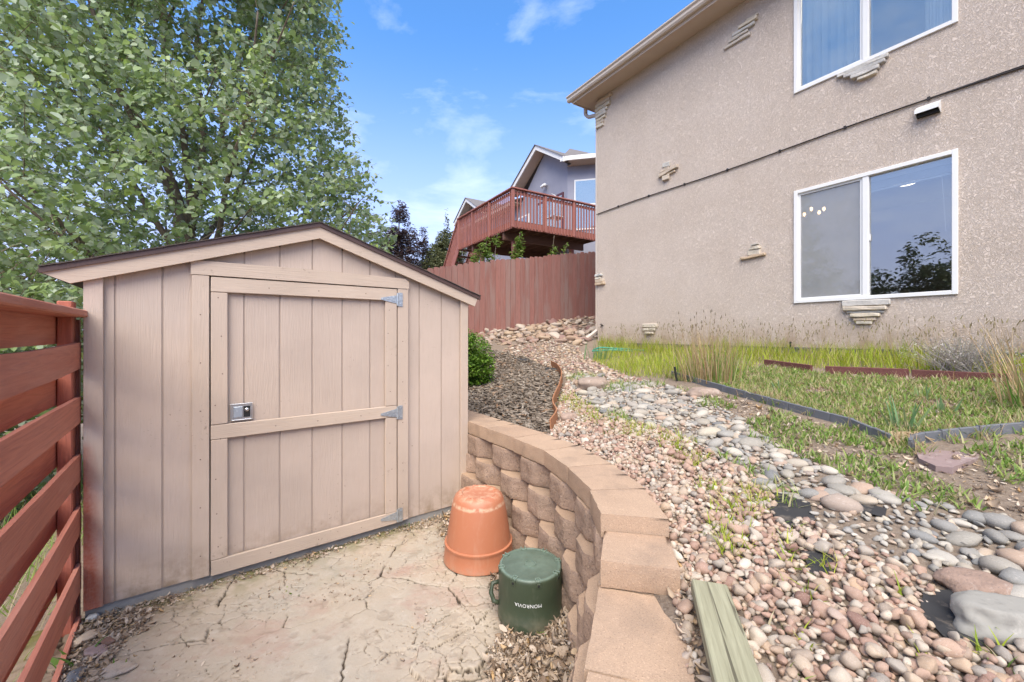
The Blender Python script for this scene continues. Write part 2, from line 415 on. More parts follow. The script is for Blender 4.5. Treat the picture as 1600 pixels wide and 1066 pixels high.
# split-face concrete block
def block(name, A, B, bst, face):
    b = NB(name); r = b.rand(); v = b.map((1, 1, 1), rand=True)
    c = b.mix(A, B, r)
    c = b.mix(c, tuple(x * .72 for x in B), b.ramp(b.noise(2.5, 5, .6, 0, v), [(.4, 0.), (.75, .6)]))
    g = b.noise(62 if face else 150, 4, .75, 0, v)
    c = b.mix(c, tuple(min(1, x * 1.35) for x in A), b.ramp(g, [(.54, 0.), (.68, .7)]))
    c = b.mix(c, (.13, .09, .07), b.ramp(b.noise(70 if face else 210, 4, .7, 0, b.map((1, 1, 1), (.4, .2, .1))), [(.55, 0.), (.66, .75 if face else .6)]))
    c = b.mix(c, (.20, .15, .115), b.math('MULTIPLY', b.ramp(b.noise(3.2, 5, .65, .4), [(.52, 0.), (.72, .5)]), 1.0))
    h = b.math('ADD', g, b.math('MULTIPLY', b.noise(190, 3), .5))
    return b.done(c, .95, b.bump(h, bst, .008), .1)
MAT['block'] = block('split_face_block', (.40, .285, .21), (.32, .225, .165), 1., True)
MAT['cap'] = block('cap_block', (.43, .305, .21), (.385, .265, .18), .35, False)
b = NB('terracotta_plastic')
c = b.mix((.43, .165, .085), (.38, .142, .074), b.noise(4, 4))
z = b.xyz()[2]
ring = b.math('MULTIPLY', b.ramp(b.math('ADD', z, b.math('MULTIPLY', b.math('SUBTRACT', b.noise(16, 4), .5), .03)), [(.385, 0.), (.395, 1.), (.405, 1.), (.415, 0.)]), b.ramp(b.noise(30, 4), [(.35, 0.), (.55, .75)]))
dust = b.math('MULTIPLY', b.ramp(z, [(.43, 0.), (.455, 1.)]), b.ramp(b.noise(22, 5, .7), [(.45, 0.), (.65, .6)]))
c = b.mix(c, (.60, .42, .28), b.math('MAXIMUM', ring, dust))
c = b.mix(c, (.52, .36, .25), b.math('MULTIPLY', b.ramp(b.noise(7, 6, .7, .5, b.map((2.2, 2.2, .8))), [(.5, 0.), (.78, .22)]), 1.))
c = b.mix(c, (.30, .22, .15), b.math('MULTIPLY', b.ramp(z, [(.0, .8), (.06, 0.)]), b.ramp(b.noise(18, 5, .7), [(.4, 0.), (.65, .9)])))
MAT['terracotta'] = b.done(c, .42, b.bump(b.noise(120, 2), .05, .002), .4)
b = NB('green_plastic')
z = b.xyz()[2]
c = b.mix((.036, .050, .028), (.050, .064, .038), b.noise(5, 5))
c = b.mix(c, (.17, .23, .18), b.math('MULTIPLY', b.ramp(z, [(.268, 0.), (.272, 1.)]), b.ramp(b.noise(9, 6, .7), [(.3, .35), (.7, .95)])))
c = b.mix(c, (.14, .15, .11), b.ramp(b.noise(9, 6, .7, .5, b.map((2, 2, .7))), [(.52, 0.), (.8, .4)]))
c = b.mix(c, (.22, .18, .13), b.math('MULTIPLY', b.ramp(z, [(.0, .9), (.09, 0.)]), b.ramp(b.noise(14, 4), [(.4, 0.), (.7, .8)])))
MAT['green_plastic'] = b.done(c, .42, b.bump(b.noise(90, 2), .06, .002), .4)
MAT['print_white'] = plain('white_print', (.75, .76, .74), .6, .04)

# ground materials
b = NB('bare_soil')  # brown soil; tone also darkened to put shade into the gaps between stones
c = b.mix((.18, .135, .10), (.26, .205, .155), b.noise(6, 6, .65)); c = b.mix(c, (.34, .28, .22), b.ramp(b.noise(60, 4, .7), [(.52, 0.), (.72, .8)]))
c = b.mix(c, (.08, .055, .04), b.ramp(b.noise(35, 4, .7), [(.55, 0.), (.75, .7)]))
MAT['soil'] = b.done(c, .95, b.bump(b.noise(40, 6, .7), .8, .02), .1)
b = NB('cracked_slab')
ck = b.attr('crack')
n = b.noise(1.3, 5, .6, .4)
c = b.ramp(n, [(.30, (.34, .27, .205)), (.45, (.40, .33, .25)), (.58, (.385, .33, .26)), (.72, (.34, .305, .25))])
c = b.mix(c, (.35, .225, .175), b.ramp(b.noise(2.1, 5, .65, .5, b.map((1, 1.6, 1), (0, 0, .6))), [(.52, 0.), (.70, .75)]))
c = b.mix(c, (.47, .41, .34), b.ramp(b.noise(11, 6, .7), [(.52, 0.), (.75, .65)]))
c = b.mix(c, (.28, .20, .14), b.ramp(b.noise(70, 4, .7), [(.58, 0.), (.78, .55)]))
c = b.mix(c, (.16, .115, .08), b.attr('dirt'))
c = b.mix(c, (.13, .13, .035), b.math('MULTIPLY', b.attr('moss'), .8))
c = b.mix(c, (.06, .044, .032), b.ramp(ck, [(.1, 0.), (.7, .95)]))
h = b.math('ADD', b.noise(45, 6, .7), b.math('MULTIPLY', b.noise(180, 3), .4))
MAT['slab'] = b.done(c, .93, b.bump(h, .5, .006), .12)
b = NB('lawn_ground'); MAT['lawn_base'] = b.done(b.mix((.06, .085, .02), (.14, .16, .05), b.noise(4, 6)), .95, b.bump(b.noise(30, 4), .8, .03), .1)

MAT['poplar'] = leafmat('poplar_leaf', [(0., (.22, .30, .11)), (.3, (.29, .39, .13)), (.5, (.27, .36, .17)), (.65, (.38, .46, .29)), (.92, (.48, .55, .39)), (1., (.38, .50, .10))], .45)
MAT['plum'] = leafmat('plum_leaf', [(0., (.05, .034, .042)), (.6, (.09, .058, .065)), (1., (.12, .095, .06))], .3)
MAT['juniper'] = leafmat('olive_leaf', [(0., (.11, .13, .06)), (.6, (.18, .20, .095)), (1., (.25, .25, .14))], .35)
MAT['lime_leaf'] = leafmat('light_green_leaf', [(0., (.11, .19, .03)), (.6, (.19, .27, .05)), (1., (.27, .33, .08))], .4)
MAT['bright_leaf'] = leafmat('bright_shrub_leaf', [(0., (.07, .16, .015)), (.6, (.13, .24, .025)), (1., (.20, .30, .04))], .35)
MAT['dark_tree'] = leafmat('dark_tree_leaf', [(0., (.03, .055, .02)), (.6, (.055, .085, .03)), (1., (.09, .12, .05))], .25)
MAT['grass'] = leafmat('bed_grass', [(0., (.20, .28, .02)), (.35, (.31, .40, .03)), (.7, (.41, .46, .045)), (.88, (.50, .48, .10)), (1., (.54, .45, .24))], .4)
MAT['weed'] = leafmat('weed_leaf', [(0., (.12, .22, .035)), (.35, (.20, .32, .055)), (.66, (.31, .39, .10)), (.84, (.43, .40, .20)), (1., (.52, .43, .28))], .4)
MAT['seed_head'] = leafmat('seed_head', [(0., (.20, .16, .08)), (1., (.32, .28, .12))], .2)
MAT['straw'] = leafmat('dry_straw', [(0., (.36, .24, .12)), (.5, (.50, .37, .20)), (.85, (.58, .46, .29)), (1., (.30, .17, .08))], .3)
MAT['reed'] = leafmat('reed_green', [(0., (.09, .20, .03)), (.6, (.16, .27, .05)), (1., (.30, .33, .10))], .35)
MAT['iris'] = leafmat('iris_leaf', [(0., (.10, .19, .075)), (.7, (.16, .26, .11)), (1., (.27, .32, .14))], .3)
MAT['twig_grey'] = leafmat('grey_dry_twig', [(0., (.30, .26, .23)), (.6, (.42, .38, .35)), (1., (.36, .36, .28))], .15)
MAT['litter'] = leafmat('dead_leaf', [(0., (.22, .15, .10)), (.3, (.36, .27, .19)), (.6, (.46, .37, .28)), (.85, (.56, .47, .38)), (1., (.46, .30, .14))], .15, .8)
MAT['mulch'] = leafmat('grey_mulch_chip', [(0., (.075, .057, .042)), (.3, (.15, .118, .09)), (.6, (.22, .18, .14)), (.9, (.32, .27, .215)), (1., (.30, .17, .09))], 0.05, .9, .1)
b = NB('poplar_bark'); MAT['bark'] = b.done(b.mix((.25, .20, .15), (.12, .09, .07), b.noise(20, 5, .6, 0, b.map((1, 1, .25)))), .9, b.bump(b.noise(40, 5), .6, .01), .15)
MAT['twig'] = plain('twig_brown', (.17, .135, .085), .85, .2)
b = NB('rusty_edging'); MAT['rust'] = b.done(b.mix((.27, .115, .055), (.36, .18, .095), b.noise(14, 5)), .8, b.bump(b.noise(60, 3), .3, .004), .2)
b = NB('grey_edging'); MAT['edging'] = b.done(b.mix(b.mix((.085, .09, .10), (.16, .165, .175), b.noise(8, 5)), (.30, .27, .23), b.ramp(b.noise(25, 4, .7), [(.6, 0.), (.75, .6)])), .6, b.bump(b.noise(50, 3), .25, .003), .35)
b = NB('weed_fabric'); MAT['fabric'] = b.done(b.mix(b.mix((.022, .022, .024), (.05, .048, .046), b.noise(6, 4)), (.22, .18, .14), b.ramp(b.noise(9, 5, .7), [(.52, 0.), (.72, .8)])), .8, b.bump(b.noise(200, 2), .3, .003), .2)
MAT['hose'] = plain('green_hose', (.05, .33, .24), .35, .1)

# ------------------------------------------------------------------ the lie of the land
CX, CY = 1.84, 8.80                       # the house corner
AX, AY = .537, -.8436                     # along the long wall, towards the camera
def sd_of(x, y):
    rx, ry = x - CX, y - CY
    return rx * AX + ry * AY, -(rx * -AY + ry * AX)      # along the wall, distance out from it
def from_sd(s, d): return CX + AX * s + AY * d, CY + AY * s - AX * d
_ctl = [(-6.0, 11.2), (-2.6, 6.7), (-.95, 4.52), (-.43, 3.80), (-.18, 3.46), (.06, 3.11), (.25, 2.78), (.37, 2.43), (.43, 2.06), (.416, 1.80), (.34, 1.55), (.225, 1.15), (.10, .75), (-.06, .25), (-.3, -.5), (-1.5, -4)]
def catmull(P, n=12):
    o = []
    for i in range(len(P) - 1):
        p0, p1, p2, p3 = P[max(i - 1, 0)], P[i], P[i + 1], P[min(i + 2, len(P) - 1)]
        for k in range(n):
            t = k / n
            o.append(tuple(.5 * (2 * p1[j] + (p2[j] - p0[j]) * t + (2 * p0[j] - 5 * p1[j] + 4 * p2[j] - p3[j]) * t * t + (3 * p1[j] - p0[j] - 3 * p2[j] + p3[j]) * t ** 3) for j in range(len(p1))))
    return o + [P[-1]]
WALL = np.array(catmull(_ctl))
_wy = WALL[::-1, 1]; _wx = WALL[::-1, 0]
def wall_x(y): return np.interp(y, _wy, _wx)
def hi_z(x, y):
    s, d = sd_of(x, y)
    rise = np.where(s < .6, (.6 - s) ** 1.0, 0) * .20
    return np.maximum(1.345 - .14 * np.clip(d, -3, 7) + np.clip(rise, 0, 2.2), .1)
def terr(x, y):
    x = np.asarray(x, float); y = np.asarray(y, float)
    w = sstep(.06, .20, x - wall_x(y)) if True else 0
    soft = sstep(5.6, 8.5, y)                              # behind the shed the step becomes a bank
    w2 = sstep(-1.2, .6, x - wall_x(y))
    w = w * (1 - soft) + w2 * soft
    lo = -.045 - .2 * sstep(-2.6, -4.0, x)
    b = .02 * (fbm(x, y, 1.7, 3, 3) - .5)
    return lo * (1 - w) + (hi_z(x, y) - .03) * w + b * w
def gnd(u, v, fn=terr, ymax=16):
    """The ground point seen at picture position (u, v) of the photograph."""
    q = (u - 800) / F; k = (v - HV) / F
    Y = np.arange(.5, ymax, .005); X = q * Y; Z = HC - k * Y
    g = fn(X, Y); i = np.argmax(Z <= g)
    if Z[i] > g[i]: i = len(Y) - 1
    return float(X[i]), float(Y[i]), float(g[i])
def gpoly(P): return [gnd(u, v)[:2] for u, v in P]
def inside(x, y, poly):
    x = np.asarray(x); y = np.asarray(y); r = np.zeros(x.shape, bool); n = len(poly)
    for i in range(n):
        (x1, y1), (x2, y2) = poly[i], poly[(i + 1) % n]
        if y1 == y2: continue
        c = ((y1 > y) != (y2 > y)) & (x < (x2 - x1) * (y - y1) / (y2 - y1) + x1); r ^= c
    return r
def in_house(x, y):
    s, d = sd_of(x, y); return (s > 0) & (d < 0)

xs = np.unique(np.concatenate([-np.geomspace(400, 5, 26), np.arange(-5, 8.01, .07), np.geomspace(8.1, 400, 26)]))
ys = np.unique(np.concatenate([-np.geomspace(400, 1, 26), np.arange(-1, 15.01, .07), np.geomspace(15.1, 500, 26)]))
gx, gy = np.meshgrid(xs, ys); gz = terr(gx, gy)
nx, ny = len(xs), len(ys)
idx = np.arange(nx * ny).reshape(ny, nx)
Q = np.stack([idx[:-1, :-1], idx[:-1, 1:], idx[1:, 1:], idx[1:, :-1]], -1).reshape(-1, 4)
ground = link('ground', npmesh('ground', np.stack([gx, gy, gz], -1).reshape(-1, 3), [Q], True), MAT['soil'])
tag(ground, kind='structure')

# the cracked slab in front of the shed
x0, x1, y0, y1, st = -2.75, .62, .9, 4.0, .0052
px, py = np.meshgrid(np.arange(x0, x1, st), np.arange(y0, y1, st))
wx = px + .05 * (fbm(px, py, 7, 3, 11) - .5) + .022 * (fbm(px, py, 34, 2, 31) - .5)
wy = py + .05 * (fbm(px, py, 7, 3, 21) - .5) + .022 * (fbm(px, py, 34, 2, 41) - .5)
e1, c1 = worley_edge(wx, wy, .46, 1); e2, c2 = worley_edge(wx, wy, .17, 9); e3, c3 = worley_edge(wx, wy, .075, 19)
m1 = sstep(.33, .46, fbm(px, py, 2.6, 2, 51)); m2 = sstep(.40, .52, fbm(px, py, 2.4, 2, 61)) * .85; m3 = sstep(.50, .60, fbm(px, py, 2.9, 2, 71)) * .85
brk = np.exp(-(((px + .25) / .42) ** 2 + ((py - 2.05) / .35) ** 2)); m2 = np.maximum(m2 * .9, sstep(.25, .5, brk)); m3 = np.maximum(m3 * .8, sstep(.55, .8, brk) * .9)
wdt = .0015 + .0065 * fbm(px, py, 7, 3, 81) ** 1.5
crack = np.maximum.reduce([(1 - sstep(.3 * wdt, 1.5 * wdt, e1)) * m1, (1 - sstep(.0, wdt * .8, e2)) * m2, (1 - sstep(0, wdt * .6, e3)) * m3])
lift = (c1 - .5) * .012 * m1 + (c2 - .5) * (.014 + .03 * sstep(.3, .8, brk)) * m2 + (c3 - .5) * .006 * m3
hz = .012 * (fbm(px, py, 2.2, 4, 91) - .5) + .006 * (fbm(px, py, 14, 3, 95) - .5) + lift - .020 * crack
shed_d = ((px + 2.363) * .602 - (py - 2.264) * .799)      # distance in front of the shed face
moss = np.exp(-np.clip(shed_d, 0, 9) / .09) * sstep(.38, .55, fbm(px, py, 12, 3, 99)) * 1.2 + .35 * sstep(.55, .72, fbm(px, py, 13, 4, 105)) * np.exp(-np.clip(shed_d, 0, 9) / .35) + .35 * crack * sstep(.5, .65, fbm(px, py, 2, 2, 140))
wd = wall_x(py) - px
dirt = sstep(.62, .25, wd + .35 * (fbm(px, py, 4, 4, 111) - .5)) + sstep(-1.75, -2.25, px + .3 * (fbm(px, py, 5, 4, 121) - .5)) * .8 + .25 * sstep(.60, .75, fbm(px, py, 22, 4, 131))
hz -= .012 * np.clip(dirt, 0, 1)
ny_, nx_ = px.shape; idx = np.arange(nx_ * ny_).reshape(ny_, nx_)
keep = (px < wall_x(py) + .12) & (shed_d > -.05)
kq = keep[:-1, :-1] & keep[1:, 1:]
Q = np.stack([idx[:-1, :-1], idx[:-1, 1:], idx[1:, 1:], idx[1:, :-1]], -1)[kq]
me = npmesh('patio', np.stack([px, py, hz], -1).reshape(-1, 3), [Q], False)
for nm, arr in (('crack', crack), ('dirt', np.clip(dirt, 0, 1)), ('moss', np.clip(moss, 0, 1))):
    a = me.attributes.new(nm, 'FLOAT', 'POINT'); a.data.foreach_set('value', arr.astype(np.float32).ravel())
patio = link('patio', me, MAT['slab']); tag(patio, kind='structure')

# ------------------------------------------------------------------ the stucco house (local x along the wall, y into the house)
HOUSE_RZ = math.atan2(AY, AX)
house = empty('stucco_house', (CX, CY, 1.40), HOUSE_RZ)
tag(house, 'two storey tan stucco house with white windows and ledge stone accents', 'house')
def s_of(u):
    q = (u - 800) / F; t = (8.8 * q - 1.84) / (.6366 + q); return t / .8436, 8.8 - t
Z0 = 1.40
EAVE = 6.60 - Z0
W1 = (3.79, 5.31, 2.01 - Z0, 3.52 - Z0); W2 = (3.79, 5.31, 4.875 - Z0, 6.38 - Z0)
LEN, DEP = 13.0, 8.0
mb = MB()
cols = [0, W1[0], W1[1], LEN]; rows = [-.0, W1[2], W1[3], W2[2], W2[3], EAVE]
for i in range(3):
    for j in range(5):
        if i == 1 and j in (1, 3): continue
        mb.add([(cols[i], 0, rows[j]), (cols[i + 1], 0, rows[j]), (cols[i + 1], 0, rows[j + 1]), (cols[i], 0, rows[j + 1])], [(0, 1, 2, 3)])
for (a, c, z0, z1) in (W1, W2):                       # reveals
    mb.add([(a, 0, z0), (a, .14, z0), (a, .14, z1), (a, 0, z1)], [(0, 1, 2, 3)]); mb.add([(c, 0, z0), (c, .14, z0), (c, .14, z1), (c, 0, z1)], [(0, 3, 2, 1)])
    mb.add([(a, 0, z0), (c, 0, z0), (c, .14, z0), (a, .14, z0)], [(0, 1, 2, 3)]); mb.add([(a, 0, z1), (c, 0, z1), (c, .14, z1), (a, .14, z1)], [(0, 3, 2, 1)])
mb.add([(0, 0, 0), (0, DEP, 0), (0, DEP, EAVE), (0, 0, EAVE)], [(0, 3, 2, 1)]); mb.add([(LEN, 0, 0), (LEN, DEP, 0), (LEN, DEP, EAVE), (LEN, 0, EAVE)], [(0, 1, 2, 3)])
mb.add([(0, DEP, 0), (LEN, DEP, 0), (LEN, DEP, EAVE), (0, DEP, EAVE)], [(0, 3, 2, 1)])
me = bpy.data.meshes.new('wall'); me.from_pydata(mb.v, [], mb.f); me.update()
bm = bmesh.new(); bm.from_mesh(me); bmesh.ops.remove_doubles(bm, verts=bm.verts, dist=1e-4); bm.to_mesh(me); bm.free()
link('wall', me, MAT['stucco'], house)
MB().box(.012, LEN - .012, .014, DEP - .014, -.55, -.003).build('foundation', MAT['concrete'], house)
MB().box(-.004, LEN, -.008, .01, -.022, .0).build('weep_screed', MAT['edging'], house)
OV = .36
mb = MB(); mb.box(-OV, LEN + OV, -OV, .0, EAVE, EAVE + .02); mb.box(-OV, 0, 0, DEP + OV, EAVE, EAVE + .02); mb.build('soffit', MAT['soffit'], house)
mb = MB(); mb.box(-OV - .02, LEN + OV, -OV - .02, -OV, EAVE - .015, EAVE + .17); mb.box(-OV - .02, -OV, -OV, DEP + OV, EAVE - .015, EAVE + .17); mb.build('fascia', MAT['soffit'], house)
def gutter(name, p, q, outward):
    prof = [(0, .0), (.055, .0), (.075, .03), (.075, .07), (.10, .095), (.10, .115), (.088, .115), (.088, .10), (.065, .075), (.065, .035), (.05, .012), (0, .012)]
    p, q, o = Vector(p), Vector(q), Vector(outward); m = MB(); n = len(prof)
    V = [p + o * a + Vector((0, 0, z)) for a, z in prof] + [q + o * a + Vector((0, 0, z)) for a, z in prof]
    m.add(V, [tuple(range(n)), tuple(range(n, 2 * n))[::-1]] + [(i, (i + 1) % n, n + (i + 1) % n, n + i) for i in range(n)])
    return m.build(name, MAT['gutter'], house)
gutter('gutter', (-OV - .12, -OV - .02, EAVE + .04), (LEN + OV, -OV - .02, EAVE + .04), (0, -1, 0))
gutter('gutter', (-OV - .02, -OV - .02, EAVE + .04), (-OV - .02, DEP + OV, EAVE + .04), (-1, 0, 0))
mb = MB(); ro = OV + .10; zr = EAVE + .175; rh = 2.0
mb.add([(-ro, -ro, zr), (LEN + ro, -ro, zr), (LEN + ro, DEP + ro, zr), (-ro, DEP + ro, zr), (DEP / 2, DEP / 2, zr + rh), (LEN - DEP / 2, DEP / 2, zr + rh)], [(0, 1, 5, 4), (1, 2, 5), (2, 3, 4, 5), (3, 0, 4), (3, 2, 1, 0)])
mb.build('roof', MAT['shingle'], house)
# windows
def window(w, upper):
    a, c, z0, z1 = w; fw = .034
    m = MB()
    m.box(a - .012, a + fw, -.022, .07, z0 - .012, z1 + .012, .004); m.box(c - fw, c + .012, -.022, .07, z0 - .012, z1 + .012, .004)
    m.box(a + fw, c - fw, -.0215, .07, z0 - .0115, z0 + fw, .004); m.box(a + fw, c - fw, -.0215, .07, z1 - fw, z1 + .0115, .004)
    f = m.build('window', MAT['white'], house)
    mid = (a + c) / 2
    MB().box(mid - .03, mid + .03, -.012, .06, z0 + fw, z1 - fw, .004).build('mullion', MAT['white'], f)
    m = MB(); s = .026                                   # sliding sash on the left
    m.box(a + fw, a + fw + s, .005, .045, z0 + fw, z1 - fw); m.box(mid - .03 - s, mid - .031, .005, .045, z0 + fw, z1 - fw)
    m.box(a + fw + s, mid - .03 - s, .0055, .0445, z0 + fw, z0 + fw + s); m.box(a + fw + s, mid - .03 - s, .0055, .0445, z1 - fw - s, z1 - fw)
    m.build('sash', MAT['white'], f)
    MB().box(a + fw + s, mid - .03 - s, .030, .035, z0 + fw + s, z1 - fw - s).build('pane', MAT['glass'], f)
    MB().box(mid + .03, c - fw, .030, .035, z0 + fw, z1 - fw).build('pane', MAT['glass'], f)
    m = MB(); m.add([(a + fw + s, .018, z0 + fw + s), (mid - .03 - s, .018, z0 + fw + s), (mid - .03 - s, .018, z1 - fw - s), (a + fw + s, .018, z1 - fw - s)], [(0, 1, 2, 3)])
    if not upper: m.build('screen', MAT['screen'], f)
    if upper:
        for (p, q) in ((a + .05, mid + .05), (mid + .50, c - .03)):
            m = MB(); n = 60; P = [(p + (q - p) * i / n, .085 + .022 * math.sin(i * .9) + .010 * math.sin(i * 2.3)) for i in range(n + 1)]
            m.add([(x, y, z0 - .03) for x, y in P] + [(x, y, z1) for x, y in P], [(i, i + 1, n + 2 + i, n + 1 + i) for i in range(n)])
            smooth_angle(m.build('curtain', MAT['curtain'], f), 80)
    else:
        for (p, q) in ((a + .06, mid - .02), (mid + .02, c - .05)):
            m = MB(); m.box(p, q, .085, .125, z1 - .10, z1 - .045)
            for k in range(6): m.box(p + .005, q - .005, .088, .122, z1 - .112 - .014 * k - .004, z1 - .112 - .014 * k + .004)
            m.box(p, q, .09, .12, z1 - .215, z1 - .195); m.build('blind', MAT['blind'], f)
        MB().tube([(c - .13, .10, z1 - .2), (c - .10, .10, z1 - .82)], .004, 6).build('blind_wand', MAT['white'], f)
        MB().box(mid + .03, mid + .042, -.004, .03, (z0 + z1) / 2 - .06, (z0 + z1) / 2 + .02).build('sash_lock', MAT['white'], f)
    return f
window(W1, False); window(W2, True)
# rooms behind the glass
def room(a, c, z0, z1, d):
    m = MB()
    V = [(a, .15, z0), (c, .15, z0), (c, d, z0), (a, d, z0), (a, .15, z1), (c, .15, z1), (c, d, z1), (a, d, z1)]
    m.add(V, [(0, 1, 2, 3), (4, 7, 6, 5), (3, 2, 6, 7), (0, 3, 7, 4), (1, 5, 6, 2)])
    return m.build('room_shell', MAT['room'], house)
room(1.8, 7.2, .12, 2.62, 4.2); room(1.8, 7.2, 2.95, 5.15, 4.0)
# lamps seen through the lower window
def hw(x, y, z): 
    v = Matrix.Translation((CX, CY, Z0)) @ Matrix.Rotation(HOUSE_RZ, 4, 'Z') @ Vector((x, y, z)); return v
def behind(u, v, y):
    q = (u - 800) / F; t = np.arange(1, 14, .002); s_, d_ = sd_of(q * t, t); Y = t[np.argmin(abs(-d_ - y))]
    return Vector((q * Y, Y, HC - (v - HV) / F * Y))
p = behind(1268, 336, 1.0) + Vector((0, 0, .33))
ch = empty('chandelier', p); tag(ch, 'small chandelier with lit bulbs behind the screened window pane', 'chandelier')
mb = MB(); mb.tube([(0, 0, 0), (0, 0, -.33)], .010, 8)
for k in range(5):
    a = k * 2 * math.pi / 5 + .3; mb.tube([(0, 0, -.33), (.09 * math.cos(a), .09 * math.sin(a), -.37), (.16 * math.cos(a), .16 * math.sin(a), -.31)], .007, 6)
mb.build('lamp_frame', MAT['cable'], ch)
for k in range(5):
    a = k * 2 * math.pi / 5 + .3; m = MB(); x, y = .16 * math.cos(a), .16 * math.sin(a)
    m.lathe([(.001, -.31), (.013, -.30), (.020, -.28), (.016, -.255), (.001, -.245)], 10, x, y); m.build('bulb', MAT['bulb'], ch, True)
p = behind(1416, 284, 1.3) + Vector((0, 0, .07))
dl = empty('ceiling_lamp', p); tag(dl, 'glowing frosted dome lamp on the ceiling behind the clear window pane', 'ceiling lamp')
MB().lathe([(.19, 0), (.19, -.025), (.17, -.03)], 24).build('lamp_base', MAT['white'], dl, True)
MB().lathe([(.175, -.03), (.15, -.075), (.09, -.105), (.001, -.115)], 24).build('lamp_shade', MAT['dome'], dl, True)
# ledge stone accents: (s, z, stones as (dx, dz, length, height, tilt, material))
def ledge(s, z, L, h, mat='accent', y0=-.055, tilt=0., x_in=False):
    bm = bmesh.new(); bmesh.ops.create_cube(bm, size=1)
    dpt = random.uniform(.045, .075)
    for v in bm.verts: v.co = Vector((v.co.x * L, v.co.y * dpt, v.co.z * h))
    bmesh.ops.subdivide_edges(bm, edges=[e for e in bm.edges if abs((e.verts[0].co - e.verts[1].co).x) > L * .5], cuts=3)
    bmesh.ops.bevel(bm, geom=bm.edges[:], offset=min(h * .16, .008), segments=1, affect='EDGES')
    for v in bm.verts:
        n = mnoise.noise_vector(Vector((v.co.x * 9 + s * 7, v.co.y * 9, v.co.z * 22 + z * 9)))
        v.co += n * .009; v.co.z += .012 * mnoise.noise(Vector((v.co.x * 6 + z * 5, s, 0)))
    me = bpy.data.meshes.new('accent_stone'); bm.to_mesh(me); bm.free(); me.materials.append(MAT[mat])
    o = bpy.data.objects.new('accent_stone', me); COL.objects.link(o); o.parent = house
    o.location = (s, -dpt / 2 + .012, z - Z0); o.rotation_euler = (0, tilt, 0)
    return o
for s, z, L, h, m, t in [
    # cross shaped cluster
    (1.74, 4.60, .15, .085, 'accent', .1), (1.70, 4.525, .20, .05, 'accent', -.12), (1.78, 4.475, .40, .062, 'accent', -.16), (1.84, 4.43, .17, .04, 'accent', -.05), (1.735, 4.375, .14, .085, 'accent', .05),
    # small house shaped stack
    (3.235, 2.725, .36, .035, 'accent', -.06), (3.25, 2.782, .18, .075, 'accent', 0), (3.265, 2.838, .155, .03, 'accent', -.05), (3.262, 2.868, .11, .022, 'accent', .04), (3.265, 2.90, .09, .022, 'accent', -.1),
    # under the eave
    (3.00, 6.055, .40, .05, 'accent', 0), (3.02, 6.12, .30, .045, 'accent', 0), (3.10, 6.17, .33, .045, 'accent', 0), (3.17, 6.225, .27, .045, 'accent', 0), (3.22, 6.275, .18, .04, 'accent', 0),
    # under the upper window
    (4.52, 4.835, .50, .050, 'accent', 0), (4.54, 4.785, .40, .045, 'accent_grey', 0), (4.55, 4.738, .27, .045, 'accent_grey', 0), (4.57, 4.69, .19, .042, 'accent', 0),
    # under the lower window
    (4.555, 1.958, .46, .072, 'accent_grey', 0), (4.545, 1.892, .42, .05, 'accent', 0), (4.55, 1.848, .35, .032, 'accent_grey', 0), (4.55, 1.806, .285, .045, 'accent', 0), (4.545, 1.757, .215, .043, 'accent', 0), (4.54, 1.714, .15, .036, 'accent', 0),
    # half buried low stack
    (1.38, 1.735, .33, .075, 'accent', 0), (1.375, 1.66, .27, .045, 'accent', 0), (1.38, 1.60, .17, .04, 'accent', 0)]:
    ledge(s, z, L, h, m, tilt=t)
z = 6.555
for k, (L, h) in enumerate([(.46, .06), (.40, .07), (.42, .075), (.34, .055), (.30, .075), (.28, .06), (.22, .07), (.22, .06)]):   # at the corner, under the eave
    o = ledge(L / 2 - .035, z - h / 2, L, h); z -= h + .006
for k, (L, h) in enumerate([(.20, .05), (.16, .05), (.23, .06), (.27, .05)]):
    ledge(L / 2 - .045, 2.83 - k * .06, L, h)
# cable, vent, downspout, tap
mb = MB(); pts = [(s, -.014, 4.15 - Z0 + .012 * math.sin(s * 1.7)) for s in np.linspace(-.02, 9, 60)]; mb.tube(pts, .009, 6); mb.build('cable', MAT['cable'], house, True)
mb = MB(); mb.tube([(s, -.012, z + .02 * min(1, (s - 4.9))) for s, y, z in pts if s > 4.9], .007, 6); mb.build('cable', MAT['cable'], house, True)
cl = MB().box(-.012, .012, -.026, .0, -.016, .02).mesh('cable_clip')
for s in np.arange(.6, 6.2, .75):
    o = link('cable_clip', cl, MAT['cable'], house); o.location = (s, 0, 4.15 - Z0 + .012 * math.sin(s * 1.7))
vs, vz = 5.10, 4.035 - Z0
mb = MB(); w, h = .095, .07
mb.add([(vs - w, -.002, vz + h), (vs + w, -.002, vz + h), (vs + w, -.10, vz + .01), (vs - w, -.10, vz + .01), (vs + w, -.10, vz - .03), (vs - w, -.10, vz - .03), (vs + w, -.002, vz - h), (vs - w, -.002, vz - h)],
       [(0, 1, 2, 3), (3, 2, 4, 5), (1, 6, 4, 2), (0, 3, 5, 7)])
vent = mb.build('vent_hood', MAT['white'], house)
sol = vent.modifiers.new('thick', 'SOLIDIFY'); sol.thickness = .004
MB().box(vs - w + .008, vs + w - .008, -.05, -.003, vz - h + .01, vz + h - .03).build('vent_flap', MAT['dark'], vent)
mb = MB()
path = [(-OV - .07, .05, EAVE + .04), (-OV - .07, .05, EAVE - .10), (-OV + .02, .05, EAVE - .20), (-.10, .05, EAVE - .26), (-.055, .05, EAVE - .36), (-.055, .05, .42), (-.055, .05, .26), (-.12, -.16, .10), (-.30, -.62, -.12)]
for p_, q_ in zip(path[:-1], path[1:]): mb.bar(p_, q_, .062, .075, (0, 1, .01), .008)
